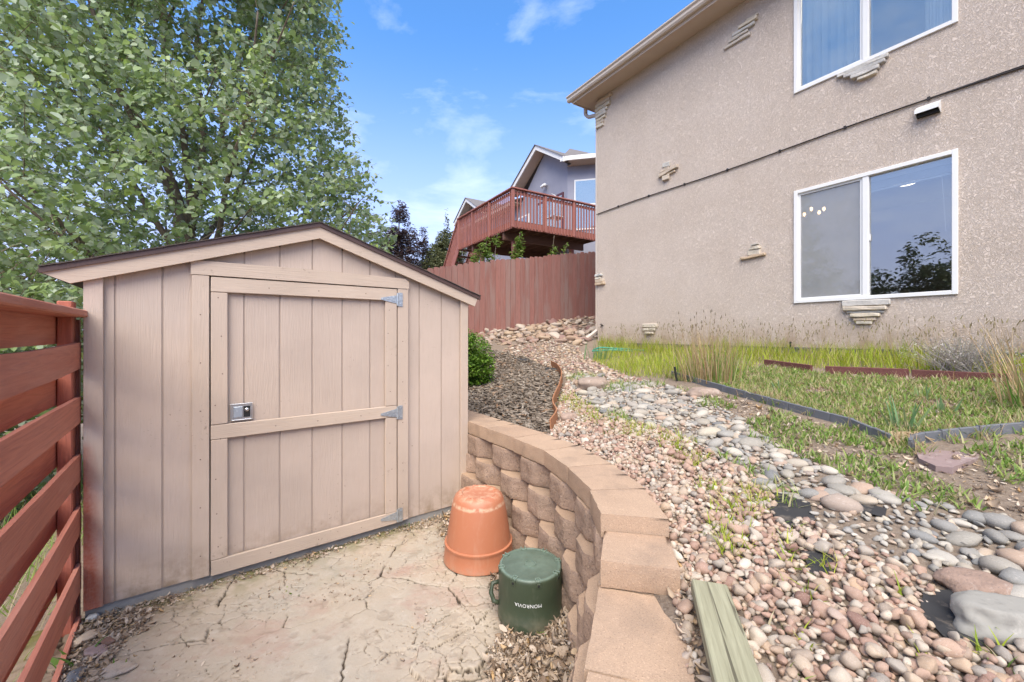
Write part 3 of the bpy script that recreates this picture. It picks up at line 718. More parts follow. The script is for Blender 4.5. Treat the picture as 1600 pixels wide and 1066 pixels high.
mb.build('downspout', MAT['gutter'], house)
mb = MB(); mb.tube([(.16, .0, .36), (.16, -.05, .36)], .014, 8); mb.tube([(.16, -.05, .36), (.16, -.065, .315)], .011, 8); mb.tube([(.13, -.06, .385), (.19, -.06, .385)], .008, 6); mb.build('garden_tap', MAT['cable'], house, True)

# ------------------------------------------------------------------ the shed (local x along the front, y into it)
EX, EY = .799, .6013
SH = (-2.363, 2.264, 0.0); SRZ = math.atan2(EY, EX)
shed = empty('garden_shed', SH, SRZ)
tag(shed, 'pale tan plank garden shed with low gable roof and wide hinged door', 'shed')
SWD, SDP, ZB = 2.433, 2.44, .055
def roof_z(x): return 2.265 - abs(x - 1.19) * .335        # underside of the rake board
MB().box(.0, SWD - .02, .012, SDP, -.10, ZB + .02).build('foundation', MAT['concrete'], shed)
groove = [-.083 + .206 * k for k in range(13)]
edges = [0.0] + [g for g in groove if 0.02 < g < SWD - .02] + [SWD]
# front wall: grooved siding board by board, with the door opening left free
DX0, DX1, DZ1 = .558, 1.775, 1.947
for a, c in zip(edges[:-1], edges[1:]):
    for (p, q, zb) in ([(a, c, ZB)] if (c <= DX0 or a >= DX1) else ([(a, DX0, ZB), (DX0, min(c, 9), DZ1)] if a < DX0 else ([(a, DX1, DZ1), (DX1, c, ZB)] if c > DX1 else [(a, c, DZ1)]))):
        if q - p < .01: continue
        p2 = p + (.005 if p in groove else 0); q2 = q - (.005 if q in groove else 0)
        xm = 1.19; xsq = [p2] + ([xm] if p2 < xm < q2 else []) + [q2]
        top = [(x, roof_z(x) + .05) for x in xsq]
        poly = [(p2, zb), (q2, zb)] + top[::-1]
        m = MB(); n = len(poly)
        V = [(x, -.0015, z) for x, z in poly] + [(x, .004, z) for x, z in poly]
        m.add(V, [tuple(range(n)), tuple(range(n, 2 * n))[::-1]] + [(i, n + i, n + (i + 1) % n, (i + 1) % n) for i in range(n)])
        m.build('siding_board', MAT['shed'], shed)
m = MB()                                                  # groove bottoms / backing and the other walls
m.box(.001, DX0 - .003, .0045, .03, ZB, 1.86); m.box(DX1 + .003, SWD - .001, .0045, .03, ZB, 1.86)
n = 3
V = [(.05, y, 1.84) for y in (.0046, .03)]
poly = [(DX0 - .003, DZ1 + .001), (DX1 + .003, DZ1 + .001), (DX1 + .003, roof_z(DX1)), (1.19, roof_z(1.19)), (DX0 - .003, roof_z(DX0))]
m.add([(x, .005, z) for x, z in poly] + [(x, .03, z) for x, z in poly], [tuple(range(5)), tuple(range(5, 10))[::-1]])
for xa, xb in ((.06, DX0 - .0035), (DX1 + .0035, SWD - .06)):
    m.add([(x, y, z) for y in (.0047, .03) for x, z in ((xa, 1.861), (xb, 1.861), (xb, roof_z(xb) + .03), (xa, roof_z(xa) + .03))], [(0, 1, 2, 3), (7, 6, 5, 4)] + [(i, 4 + i, 4 + (i + 1) % 4, (i + 1) % 4) for i in range(4)])
m.build('wall_sheathing', MAT['groove'], shed)
m = MB(); m.box(DX0 - .01, DX1 + .01, .032, .05, ZB, DZ1 + .02); m.build('door_frame', MAT['groove'], shed)
m = MB(); m.box(0.001, .02, .031, SDP, ZB, 1.86); m.box(SWD - .02, SWD - .001, .031, SDP, ZB, 1.86); m.box(.02, SWD - .02, SDP - .02, SDP - .001, ZB, 1.86); m.build('side_wall', MAT['shed'], shed)
m = MB(); m.box(.0, .078, -.032, -.0125, ZB + .005, roof_z(.04) + .02, .002); m.build('corner_trim', MAT['shed'], shed)
m = MB(); m.box(SWD - .07, SWD + .004, -.032, -.0125, ZB + .01, roof_z(SWD - .04) + .02, .002); m.build('corner_trim', MAT['shed_trim'], shed)
m = MB(); m.box(.468, DX0 - .004, -.034, -.0125, ZB + .008, 1.946, .002); m.build('door_jamb', MAT['shed_trim'], shed)
m = MB(); m.box(DX1 + .004, 1.868, -.034, -.0125, ZB + .008, 1.946, .002); m.build('door_jamb', MAT['shed_trim'], shed)
m = MB()
V = [(.463, 1.949), (1.873, 1.949), (1.873, 2.005), (1.84, 2.03), (1.2, 2.04), (.463, 2.036)]; n = len(V)
m.add([(x, -.037, z) for x, z in V] + [(x, -.0125, z) for x, z in V], [tuple(range(n)), tuple(range(n, 2 * n))[::-1]] + [(i, n + i, n + (i + 1) % n, (i + 1) % n) for i in range(n)])
m.build('door_header', MAT['shed_trim_h'], shed)
# rake boards and roof
for sgn, xe in ((-1, -.10), (1, 2.49)):
    x0_, x1_ = 1.19, xe
    zt = lambda x: roof_z(x) + .083
    poly = [(x0_, roof_z(x0_)), (x1_ + (.055 if sgn < 0 else -.0), roof_z(x1_ + (.055 if sgn < 0 else 0))), (x1_ - (.05 if sgn < 0 else -.03), zt(x1_ - (.05 if sgn < 0 else -.03)) - .0), (x0_, zt(x0_))]
    m = MB(); m.add([(x, -.06, z) for x, z in poly] + [(x, -.0385, z) for x, z in poly], [(0, 1, 2, 3), (7, 6, 5, 4)] + [(i, 4 + i, 4 + (i + 1) % 4, (i + 1) % 4) for i in range(4)])
    m.build('rake_board', MAT['shed_trim_h'], shed)
    # roof slope: deck, brown drip edge, shingle courses
    xo = x1_ + sgn * .055
    z_ = lambda x: roof_z(x) + .084
    def slope(y0, y1, t0, t1, mat, nm, xa=x0_, xb=xo, par=shed):
        m = MB(); P = [(xa, z_(xa) + t0), (xb, z_(xb) + t0), (xb, z_(xb) + t1), (xa, z_(xa) + t1)]
        m.add([(x, y0, z) for x, z in P] + [(x, y1, z) for x, z in P], [(0, 1, 2, 3), (7, 6, 5, 4)] + [(i, 4 + i, 4 + (i + 1) % 4, (i + 1) % 4) for i in range(4)])
        return m.build(nm, mat, par)
    rf = slope(-.055, SDP + .06, .0, .012, MAT['shingle'], 'roof')
    slope(-.072, -.0551, -.003, .026, MAT['roof_edge'], 'drip_edge', par=rf)
    L = abs(xo - x0_); k = 0
    while k * .14 < L:
        xa = x0_ + sgn * k * .14; xb = x0_ + sgn * min(L, k * .14 + .16)
        slope(-.078 - random.uniform(0, .004), SDP + .07, .0265 + .002 * (k % 2), .033 + .002 * (k % 2), MAT['shingle'], 'shingle_course', xa, xb, rf); k += 1
# door
door = MB().box(DX0 + .004, DX1 - .004, .004, .03, ZB + .005, 1.94).build('door', MAT['groove'], shed)
de = [DX0 + .004] + [g for g in groove if DX0 + .03 < g < DX1 - .03] + [DX1 - .004]
for a, c in zip(de[:-1], de[1:]):
    MB().box(a + .005, c - .005, -.0025, .0035, ZB + .006, 1.939, .0015).build('door_board', MAT['shed_door'], door)
for (a, c, z0, z1, nm, mt) in ((DX0 + .004, .650, 1.006, 1.843, 'door_stile', 'shed_trim'), (DX0 + .004, .650, .152, .910, 'door_stile', 'shed_trim'), (1.678, DX1 - .004, 1.006, 1.843, 'door_stile', 'shed_trim'), (1.678, DX1 - .004, .152, .910, 'door_stile', 'shed_trim'),
                               (DX0 + .004, DX1 - .004, 1.846, 1.94, 'door_rail', 'shed_trim_h'), (DX0 + .004, DX1 - .004, .913, 1.003, 'door_rail', 'shed_trim_h'), (DX0 + .004, DX1 - .004, ZB + .0, .149, 'door_rail', 'shed_trim_h')):
    MB().box(a, c, -.034, -.0145, z0, z1, .003, .0012).build(nm, MAT[mt], door)
for zc in (1.858, .945, .115):
    m = MB(); m.box(DX1 + .006, DX1 + .042, -.039, -.0345, zc - .055, zc + .055); m.tube([(DX1, -.040, zc - .05), (DX1, -.040, zc + .05)], .008, 8)
    m.add([(DX1 - .004, y, zc + s * h) for y in (-.0395, -.0345) for s, h in ((1, .034), (-1, .034))] + [(DX1 - .135, y, zc + s * .008) for y in (-.0395, -.0345) for s in (1, -1)],
          [(0, 4, 5, 1), (2, 3, 7, 6), (0, 2, 6, 4), (1, 5, 7, 3), (4, 6, 7, 5), (0, 1, 3, 2)])
    for dx, dz in ((.026, .035), (.026, -.035), (-.03, .014), (-.03, -.014), (-.08, 0), (-.12, 0)):
        m.lathe([(.001, -.005), (.004, -.004), (.0055, 0)], 6); k = len(m.v)
        for i in range(k - 18, k): x, y, z = m.v[i]; m.v[i] = (DX1 + dx + x, -.0396 + z, zc + dz + y)
    m.build('hinge', MAT['galv'], door)
lz, lx = 1.070, .725
m = MB(); m.box(lx - .062, lx + .062, -.019, -.0145, lz - .056, lz + .056, .003)
for a, c, z0, z1 in ((-.062, -.054, -.056, .056), (.054, .062, -.056, .056), (-.054, .054, -.056, -.048), (-.054, .054, .048, .056)): m.box(lx + a, lx + c, -.025, -.0191, lz + z0, lz + z1, .002)
m.build('latch_plate', MAT['steel'], door)
MB().box(lx - .046, lx + .006, -.026, -.0195, lz - .036, lz + .036, .003).build('latch_paddle', MAT['galv'], door)
MB().box(lx + .010, lx + .048, -.0205, -.0195, lz - .036, lz + .036).build('latch_recess', MAT['dark'], door)
m = MB(); m.lathe([(.001, .008), (.011, .007), (.013, 0)], 14)
for i in range(len(m.v)): x, y, z = m.v[i]; m.v[i] = (lx + .029 + x, -.0206 - z, lz + .012 + y)
m.build('latch_lock', MAT['steel'], door, True)
nails = MB()                                              # nail heads on the trims
for x, zs_ in ((.51, np.arange(.2, 1.9, .3)), (1.82, np.arange(.2, 1.9, .33))):
    for zz in zs_:
        n0 = len(nails.v); nails.lathe([(.0005, .0015), (.004, 0)], 6)
        for i in range(n0, len(nails.v)): a_, b_, c_ = nails.v[i]; nails.v[i] = (x + random.uniform(-.02, .02) * 0 + a_, -.0345 - c_, zz + b_)
for x in (.60, 1.72, .9, 1.2, 1.5):
    for zz in (np.arange(.25, 1.85, .22) if x in (.60, 1.72) else (1.89, .955, .10)):
        n0 = len(nails.v); nails.lathe([(.0005, .0015), (.004, 0)], 6); jx, jz = random.uniform(-.025, .025), random.uniform(-.03, .03) * (x in (.60, 1.72))
        for i in range(n0, len(nails.v)): a_, b_, c_ = nails.v[i]; nails.v[i] = (x + jx + a_, -.0345 - c_, zz + jz + b_)
o = nails.build('nail_heads', MAT['nail'], shed); o['kind'] = 'stuff'

# ------------------------------------------------------------------ the red slat fence on the left
FD = Vector((.755, -.656, 0)).normalized()                # along the fence, towards the camera's left rear
P0 = Vector((-2.40, 2.20, 0)); 
FD = Vector((-1.77 + 2.38, 1.41 - 2.2, 0)).normalized(); FN = Vector((FD.y, -FD.x, 0))   # towards the neighbour
if FN.x > 0: FN = -FN
frz = math.atan2(FD.y, FD.x)
lf = empty('slat_fence', P0, frz)                          # local x along FD, local y = left normal (towards the patio)
tag(lf, 'red stained horizontal slat fence with staggered boards beside the shed', 'fence')
for xp in (.0, 2.3):
    MB().box(xp - .045, xp + .045, -.024, .034, -.4, 1.755, .005).build('post', MAT['fence_red'], lf)
    MB().box(xp - .09, xp - .047, -.03, .045, -.3, 1.66, .004).build('post_trim', MAT['fence_red'], lf)
def slat(xa, xb, y, zc, h, sag, tw):
    n = 10; m = MB(); V = []; Fq = []
    for i in range(n + 1):
        t = i / n; x = xa + (xb - xa) * t; zz = zc + sag * math.sin(math.pi * t) + tw * (t - .5); yy = y + .012 * math.sin(math.pi * t) * (1 if y > 0 else -1)
        for dy, dz in ((-.010, -h / 2), (.010, -h / 2 + .0), (.010, h / 2), (-.010, h / 2)):
            V.append((x, yy + dy, zz + dz + random.uniform(-.0015, .0015)))
    for i in range(n):
        for k in range(4): Fq.append((4 * i + k, 4 * i + (k + 1) % 4, 4 * i + 4 + (k + 1) % 4, 4 * i + 4 + k))
    Fq += [(3, 2, 1, 0), tuple(4 * n + k for k in range(4))]
    m.add(V, Fq); return m.build('slat', MAT['slat_red'], lf)
for k in range(6):
    slat(-.03, 2.28, .046, 1.462 - .302 * k, .143, random.uniform(-.02, .012), random.uniform(-.015, .015))
    slat(-.02, 2.28, -.036, 1.58 - (1.58 - (1.612 - .302 * k)) * 1.10, .160, random.uniform(-.012, .012), random.uniform(-.02, .02))
MB().box(-.06, 2.4, -.075, .085, 1.672, 1.712, .006, .003).build('top_rail', MAT['slat_red'], lf)

# ------------------------------------------------------------------ the retaining wall
arc = WALL[(WALL[:, 1] < 6.0) & (WALL[:, 1] > -.6)]
seg = np.r_[0, np.cumsum(np.hypot(*np.diff(arc, axis=0).T))]
def arc_at(s): return np.array([np.interp(s, seg, arc[:, 0]), np.interp(s, seg, arc[:, 1])])
def arc_n(s):
    t = arc_at(s + .06) - arc_at(s - .06); t /= np.hypot(*t); return np.array([t[1], -t[0]])   # towards the patio
def s_at_y(y): return float(np.interp(-y, -arc[:, 1], seg))
rw = empty('retaining_wall', (.3, 2.6, 0)); tag(rw, 'curved retaining wall of tan split face blocks with flat caps', 'retaining wall')
def blockmesh(fl, fr, br, bl, z0, z1, rough, bulge, seed, cham=.0015, bevel=0.):
    """A block from its four plan corners; the front face is split and rough."""
    nu, nv = (26, 11) if bevel else (14, 6)
    fl, fr, br, bl = map(np.array, (fl, fr, br, bl)); V = []; Fq = []
    fn_ = (fl + fr) / 2 - (bl + br) / 2; fn_ /= np.hypot(*fn_)
    def grid(fun, nu, nv):
        b = len(V)
        for j in range(nv + 1):
            for i in range(nu + 1): V.append(fun(i / nu, j / nv))
        for j in range(nv):
            for i in range(nu): Fq.append((b + j * (nu + 1) + i, b + j * (nu + 1) + i + 1, b + (j + 1) * (nu + 1) + i + 1, b + (j + 1) * (nu + 1) + i))
    def disp(p, u, v):
        q = Vector((p[0] * 16, p[1] * 16, p[2] * 16 + seed)); 
        n = mnoise.noise(q) * .5 + mnoise.noise(q * 2.3) * .4 + mnoise.noise(q * 5.1) * .35 + mnoise.noise(q * 9) * .25
        edge = min(min(u, 1 - u) * 14, min(v, 1 - v) * 9, 1.0)
        return rough * n * .75 + bulge * edge - (1 - edge) * cham - bevel * max(0, abs(u - .5) - .20) / .30
    def front(u, v):
        p = fl + (fr - fl) * u; z = z0 + (z1 - z0) * v; d = disp((p[0], p[1], z), u, v); return (p[0] + fn_[0] * d, p[1] + fn_[1] * d, z)
    grid(front, nu, nv)
    def side(a, b, flip):
        def f(u, v):
            p = a + (b - a) * u; z = z0 + (z1 - z0) * v
            if u == 0:
                uu = 0. if not flip else 1.; d = disp((p[0], p[1], z), uu, v); return (p[0] + fn_[0] * d, p[1] + fn_[1] * d, z)
            return (p[0], p[1], z)
        return f
    grid(side(fl, bl, False), 3, nv); grid(side(fr, br, True), 3, nv)
    def lid(z, vv):
        def f(u, v):
            a = fl + (fr - fl) * u; b_ = bl + (br - bl) * u; p = a + (b_ - a) * v
            if v == 0: d = disp((p[0], p[1], z), u, vv); return (p[0] + fn_[0] * d, p[1] + fn_[1] * d, z)
            return (p[0], p[1], z + (.0012 * mnoise.noise(Vector((p[0] * 20, p[1] * 20, seed)))))
        return f
    grid(lid(z0, 0.), nu, 3); grid(lid(z1, 1.), nu, 3)
    grid(lambda u, v: (*(bl + (br - bl) * u), z0 + (z1 - z0) * v), 2, 1)
    me = bpy.data.meshes.new('block'); me.from_pydata(V, [], Fq)
    if bevel:
        me.materials.append(MAT['block']); me.materials.append(MAT['cap'])
        for p in me.polygons:
            if min(me.vertices[i].co.z for i in p.vertices) > z1 - .004: p.material_index = 1
    bm = bmesh.new(); bm.from_mesh(me); bmesh.ops.remove_doubles(bm, verts=bm.verts, dist=2e-4); bmesh.ops.recalc_face_normals(bm, faces=bm.faces); bm.to_mesh(me); bm.free()
    me.polygons.foreach_set('use_smooth', np.ones(len(me.polygons), bool)); me.set_sharp_from_angle(angle=R(40)); me.update()
    return me
S_STEP = s_at_y(1.80); S_END = seg[-1]
def course(z0, z1, s_from, s_to, off, phase, name, mat, L, dep, rough, bulge, bevel=0.):
    s = s_from - phase * L; k = 0
    while s < s_to - .05:
        a, c = max(s, s_from), min(s + L * (1 + .04 * random.uniform(-1, 1)), s_to)
        if s_to - c < .10: c = s_to
        nxt = c
        if c - a > .04:
            na, nc = arc_n(a), arc_n(c); yaw = random.uniform(-.008, .008)
            fl, fr = arc_at(a) + na * (off + yaw), arc_at(c) + nc * (off - yaw)
            g = (fr - fl) / np.hypot(*(fr - fl)) * (.007 if bevel else .0035)
            bl, br = fl - na * dep, fr - nc * dep
            me = blockmesh(fl + g, fr - g, br - g, bl + g, z0, z1 - (.007 if bevel else .003), rough, bulge, random.uniform(0, 90), bevel=bevel)
            link(name, me, MAT[mat], rw, True)
        s = nxt; k += 1
S0 = s_at_y(5.2)
for k in range(4):
    z0 = -.02 + .175 * k; zz0 = max(z0, -.06)
    course(.17 * k, .17 * (k + 1), S0, S_END if k < 3 else S_STEP + .02, .036 + .034 * (3 - k), .5 * (k % 2) + .18, 'wall_block', 'block', .40, .27, .013, .004, .078)
course(.682, .79, S0, S_STEP, .030, .3, 'cap_stone', 'cap', .385, .285, .008, .0)
course(.512, .612, S_STEP + .235, S_END, .020, .0, 'cap_stone', 'cap', .42, .30, .007, .0)
course(.512, .612, S_STEP - .0, S_STEP + .232, .020, .0, 'cap_stone', 'cap', .42, .30, .007, .0)
# the loose cap set on the step
a, c = S_STEP + .006, S_STEP + .25
A_, C_ = arc_at(a), arc_at(c); na, nc = arc_n(a), arc_n(c)
bl, fl = A_ + na * .01, C_ + nc * .005
br, fr = A_ - na * .255 + np.array([.0, .0]), C_ - nc * .285 + np.array([0., .02])
mid_ = (A_ + C_) / 2 - (na + nc) / 2 * .13
me = blockmesh(fl, fr, br, bl, .6155, .716, .008, .0, 5.)
lb = link('cap_block', me, MAT['cap']); tag(lb, 'loose tan cap block resting on the lower step of the block wall', 'concrete block')

# ------------------------------------------------------------------ pots and plank
pot = empty('planter_pot', (-.236, 2.90, .004)); tag(pot, 'large terracotta coloured plastic planter turned upside down', 'planter pot')
prof = [(.240, .0), (.246, .006), (.246, .014), (.242, .02), (.236, .10), (.2365, .112), (.240, .118), (.2385, .128), (.226, .132), (.214, .22), (.198, .32), (.186, .385), (.180, .405), (.168, .435), (.150, .453), (.130, .460), (.118, .459), (.112, .452), (.06, .450), (.001, .450)]
body = MB().lathe(prof, 64).build('pot_body', MAT['terracotta'], pot); smooth_angle(body, 40)
for k in range(10):
    a = k * 2 * math.pi / 10; m = MB(); m.box(-.012, .012, -.007, .007, .4575, .464, .002)
    o = m.build('drain_nub', MAT['terracotta'], pot); o.location = (.128 * math.cos(a), .128 * math.sin(a), -.001); o.rotation_euler = (0, 0, a + R(90))
gp = empty('nursery_pot', (.103, 2.325, .004), 0); tag(gp, 'dark green plastic nursery pot turned upside down among dead leaves', 'plant pot')
prof = [(.178, .0), (.184, .0), (.184, .05), (.1805, .055), (.180, .15), (.178, .255), (.176, .268), (.170, .275), (.160, .276), (.158, .272), (.152, .271), (.06, .272), (.034, .272), (.033, .277), (.028, .277), (.027, .273), (.001, .273)]
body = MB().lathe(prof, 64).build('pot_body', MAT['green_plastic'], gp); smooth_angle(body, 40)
for k in range(8):
    a = k * 2 * math.pi / 8 + R(-78)
    m = MB(); 
    for sgn in (-1, 1): m.box(.150, .181, sgn * .012 - .0035, sgn * .012 + .0035, .258, .279, .001)
    m.box(.148, .152, -.012, .012, .262, .279, .001); m.box(.1755, .1805, -.0155, .0155, .240, .262, .001)
    o = m.build('drain_notch', MAT['green_plastic'], gp); o.rotation_euler = (0, 0, a)
    m = MB(); m.lathe([(.001, .0022), (.0065, .002), (.0065, 0)], 10)
    for i in range(len(m.v)): x, y, z = m.v[i]; m.v[i] = (.1800 + z, x, .251 + y)
    o = m.build('drain_hole', MAT['dark'], gp); o.rotation_euler = (0, 0, a)
m = MB()
m.tube([(-.172, .03, .155), (-.215, .02, .15), (-.222, -.01, .115), (-.205, -.03, .08), (-.178, -.035, .075)], .013, 8); m.build('handle', MAT['green_plastic'], gp, True)
cu = bpy.data.curves.new('lettering', 'FONT'); cu.body = 'MONROVIA'; cu.size = .026; cu.align_x = 'CENTER'; cu.space_character = 1.08
tmp = bpy.data.objects.new('lettering_source', cu); COL.objects.link(tmp)
bpy.context.view_layer.update()
me = bpy.data.meshes.new_from_object(tmp.evaluated_get(bpy.context.evaluated_depsgraph_get()))
bpy.data.objects.remove(tmp)
a0 = math.atan2(-2.3, -.24) 
bm = bmesh.new(); bm.from_mesh(me); bmesh.ops.subdivide_edges(bm, edges=[e for e in bm.edges if e.calc_length() > .008], cuts=2); bm.to_mesh(me); bm.free()
for v in me.vertices:
    x, y = -v.co.x, -v.co.y                                # printed upside down
    an = a0 + x / .18; r_ = .1816; v.co = (r_ * math.cos(an), r_ * math.sin(an), .158 + y)
me.materials.clear(); link('lettering', me, MAT['print_white'], gp)

px_, py_, pz_ = .70, 1.40, float(terr(.72, 1.2))
plank = MB().box(-.058, .058, -.62, 0, -.02, .02, .004, .002).build('weathered_plank', MAT['plank'])
plank.location = (.69, 1.435, .695); plank.rotation_euler = (R(-1.5), R(1.5), R(-17))
tag(plank, 'short weathered greenish plank lying beside the wall caps', 'plank')

# ------------------------------------------------------------------ loose stone
def stone_shapes(n, flat, seed, sub=2, rough=.18, chop=0):
    out = []; rs = random.Random(int(seed))
    for k in range(n):
        bm = bmesh.new(); bmesh.ops.create_icosphere(bm, subdivisions=sub, radius=.5)
        planes = [(Vector((rs.gauss(0, 1), rs.gauss(0, 1), rs.gauss(0, 1))).normalized(), rs.uniform(.24, .40)) for _ in range(chop)]
        for v in bm.verts:
            q = v.co * 2.6 + Vector((k * 7.3 + seed, k * 3.1, seed))
            v.co *= 1 + rough * 2 * mnoise.noise(q) + rough * .6 * mnoise.noise(q * 2.5)
            for pn, pd in planes:
                t = v.co.dot(pn) - pd
                if t > 0: v.co -= pn * t * .92
        bm.verts.index_update()
        V = np.array([v.co[:] for v in bm.verts]); Fc = np.array([[v.index for v in f.verts] for f in bm.faces]); bm.free()
        out.append((V, Fc))
    return out
def rotmats(n, tilt, r=rng):
    a = r.uniform(0, 2 * np.pi, n); tx = r.normal(0, tilt, n); ty = r.normal(0, tilt, n)
    ca, sa = np.cos(a), np.sin(a); Z = np.zeros(n); O = np.ones(n)
    Rz = np.stack([np.stack([ca, -sa, Z], -1), np.stack([sa, ca, Z], -1), np.stack([Z, Z, O], -1)], 1)
    c, s = np.cos(tx), np.sin(tx); Rx = np.stack([np.stack([O, Z, Z], -1), np.stack([Z, c, -s], -1), np.stack([Z, s, c], -1)], 1)
    c, s = np.cos(ty), np.sin(ty); Ry = np.stack([np.stack([c, Z, s], -1), np.stack([Z, O, Z], -1), np.stack([-s, Z, c], -1)], 1)
    return Rx @ Ry @ Rz
def scatter(poly_fn, bbox, step, jit=.9, r=rng):
    x0, x1, y0, y1 = bbox
    X, Y = np.meshgrid(np.arange(x0, x1, step), np.arange(y0, y1, step))
    X = X + r.uniform(-.5, .5, X.shape) * step * jit; Y = Y + r.uniform(-.5, .5, Y.shape) * step * jit
    m = poly_fn(X, Y); return X[m], Y[m]
def in_view(x, y, z, pad=60):
    u = 800 + F * x / np.maximum(y, .05); v = HV + F * (HC - z) / np.maximum(y, .05)
    return (y > .3) & (u > -pad) & (u < 1600 + pad) & (v > -pad) & (v < 1066 + pad)
def stones_build(name, shapes, P, Sx, Rm, mat, parent, n_parts, part_name, smooth=True, stuff_parent=None):
    """The stones that show largest become objects of their own, the rest one object."""
    n = len(P); var = rng.integers(0, len(shapes), n)
    size = Sx.max(1) / np.maximum(P[:, 1], .3); vis = in_view(P[:, 0], P[:, 1], P[:, 2])
    order = np.argsort(-(size * vis)); own = set(order[:n_parts].tolist()) if n_parts else set()
    own = {i for i in own if vis[i]}
    mes = []
    for V, Fc in shapes:
        me = npmesh(part_name, V, [Fc], smooth); me.materials.append(MAT[mat]); mes.append(me)
    pi = parent.matrix_basis.inverted() if parent else None
    for i in sorted(own):
        o = bpy.data.objects.new(part_name, mes[var[i]]); COL.objects.link(o)
        M4 = Matrix(((Rm[i] * Sx[i][None, :]).tolist())).to_4x4(); M4.translation = Vector(P[i].tolist())
        o.matrix_basis = M4
        if parent: o.parent = parent; o.matrix_parent_inverse = pi
    rest = np.array([i for i in range(n) if i not in own], int)
    if not len(rest): return None
    Vs, Fs, b = [], [], 0
    for k, (V, Fc) in enumerate(shapes):
        ii = rest[var[rest] == k]
        if not len(ii): continue
        W = np.einsum('nij,nvj->nvi', Rm[ii], V[None] * Sx[ii][:, None, :]) + P[ii][:, None, :]
        Vs.append(W.reshape(-1, 3)); Fs.append((Fc[None] + (np.arange(len(ii)) * len(V))[:, None, None]).reshape(-1, 3) + b); b += len(ii) * len(V)
    o = link(name, npmesh(name, np.concatenate(Vs), [np.concatenate(Fs)], smooth), MAT[mat], stuff_parent, True); o['kind'] = 'stuff'
    return o

EDGE_A = [(888, 598), (900, 622), (945, 655), (1010, 668), (1080, 692), (1130, 722), (1185, 757), (1235, 800), (1300, 842), (1375, 872), (1450, 905), (1500, 960), (1600, 1010), (1850, 1090)]
EDGE_B = [(885, 588), (930, 588), (985, 590), (1050, 606), (1125, 632), (1185, 678), (1250, 716), (1330, 752), (1420, 782), (1520, 800), (1600, 815), (1850, 850)]
EDGE_C = [(1050, 590), (1130, 608), (1200, 628), (1265, 645), (1330, 664), (1395, 692), (1422, 700)]
wall_back = [(float(wall_x(y)) + .27, y) for y in np.arange(0.1, 3.4, .15)]
GA = gpoly(EDGE_A); GB = gpoly(EDGE_B); GC = gpoly(EDGE_C)
gravel_poly = GA + [(3.2, .2), (.3, .1)] + wall_back + gpoly([(862, 672), (872, 640), (880, 612)])
cob_poly = GA + GB[::-1]
def gravel_area(x, y): return inside(x, y, gravel_poly) & (x > wall_x(y) + .265)
# plank footprint and fabric patches stay free
fab = [gpoly(P) for P in ([(1212, 775), (1262, 790), (1268, 812), (1228, 826), (1205, 800)], [(1255, 870), (1298, 868), (1300, 898), (1270, 905)], [(1455, 935), (1510, 925), (1620, 1000), (1640, 1030), (1570, 1020), (1500, 1012), (1462, 985), (1440, 960)], [(1345, 790), (1385, 800), (1380, 812), (1350, 806)])]
def on_fabric(x, y): 
    r = np.zeros(np.shape(x), bool)
    for p in fab: r |= inside(x, y, p)
    return r
def on_plank(x, y):
    c, s = math.cos(R(-17)), math.sin(R(-17)); lx_ = (x - .69) * c + (y - 1.435) * s; ly_ = -(x - .69) * s + (y - 1.435) * c
    return (abs(lx_) < .07) & (ly_ < .02) & (ly_ > -.65)
big_rocks = []
def free(x, y):
    r = ~on_fabric(x, y) & ~on_plank(x, y)
    for bx, by, br_ in big_rocks: r &= (x - bx) ** 2 + (y - by) ** 2 > br_ ** 2
    return r

gb = empty('gravel_bed', (1.2, 1.8, .8)); gb['kind'] = 'structure'
peb = stone_shapes(16, .7, 3., 2, .14, 10)
X, Y = scatter(lambda x, y: gravel_area(x, y) & free(x, y) & in_view(x, y, .8, 160), (-.1, 3.4, .3, 6.8), .026)
X2, Y2 = scatter(lambda x, y: gravel_area(x, y) & free(x, y) & in_view(x, y, .8, 160), (-.1, 3.4, .3, 6.8), .036)
n1 = len(X); X = np.r_[X, X2]; Y = np.r_[Y, Y2]; n = len(X)
L = np.clip(rng.lognormal(math.log(.038), .32, n), .02, .08)
Sx = np.stack([L, L * rng.uniform(.62, .95, n), L * rng.uniform(.5, .8, n)], -1)
Z = terr(X, Y) + Sx[:, 2] * .28 + np.r_[np.zeros(n1), np.full(n - n1, .016)]
stones_build('gravel', peb, np.stack([X, Y, Z], -1), Sx, rotmats(n, .33), 'gravel', gb, 290, 'pebble', False)

cb = empty('cobble_bed', (2, 2.4, .9)); cb['kind'] = 'structure'
cob = stone_shapes(10, .6, 11., 2, .09)
X, Y = scatter(lambda x, y: inside(x, y, cob_poly) & free(x, y) & in_view(x, y, .9, 120), (.2, 4.6, .4, 7.5), .080, .95)
L = np.clip(rng.lognormal(math.log(.086), .34, len(X)), .04, .19)
far_ = Y > 3.3; L = np.where(far_, L * .95, L)
keepc = vnoise(X, Y, 2.2, 300) < .80; X, Y, L = X[keepc], Y[keepc], L[keepc]
n = len(X); Sx = np.stack([L, L * rng.uniform(.58, .85, n), L * rng.uniform(.34, .55, n)], -1)
stones_build('cobbles', cob, np.stack([X, Y, terr(X, Y) + Sx[:, 2] * .22], -1), Sx, rotmats(n, .16), 'cobble', cb, 295, 'cobble', stuff_parent=cb)
# small stones between the cobbles
X, Y = scatter(lambda x, y: inside(x, y, cob_poly) & free(x, y) & in_view(x, y, .9, 120), (.2, 4.6, .4, 7.5), .040)
n = len(X); L = rng.uniform(.025, .055, n); Sx = np.stack([L, L * .75, L * .5], -1)
stones_build('fine_gravel', peb, np.stack([X, Y, terr(X, Y) + .008], -1), Sx, rotmats(n, .3), 'cobble', None, 0, 'pebble')
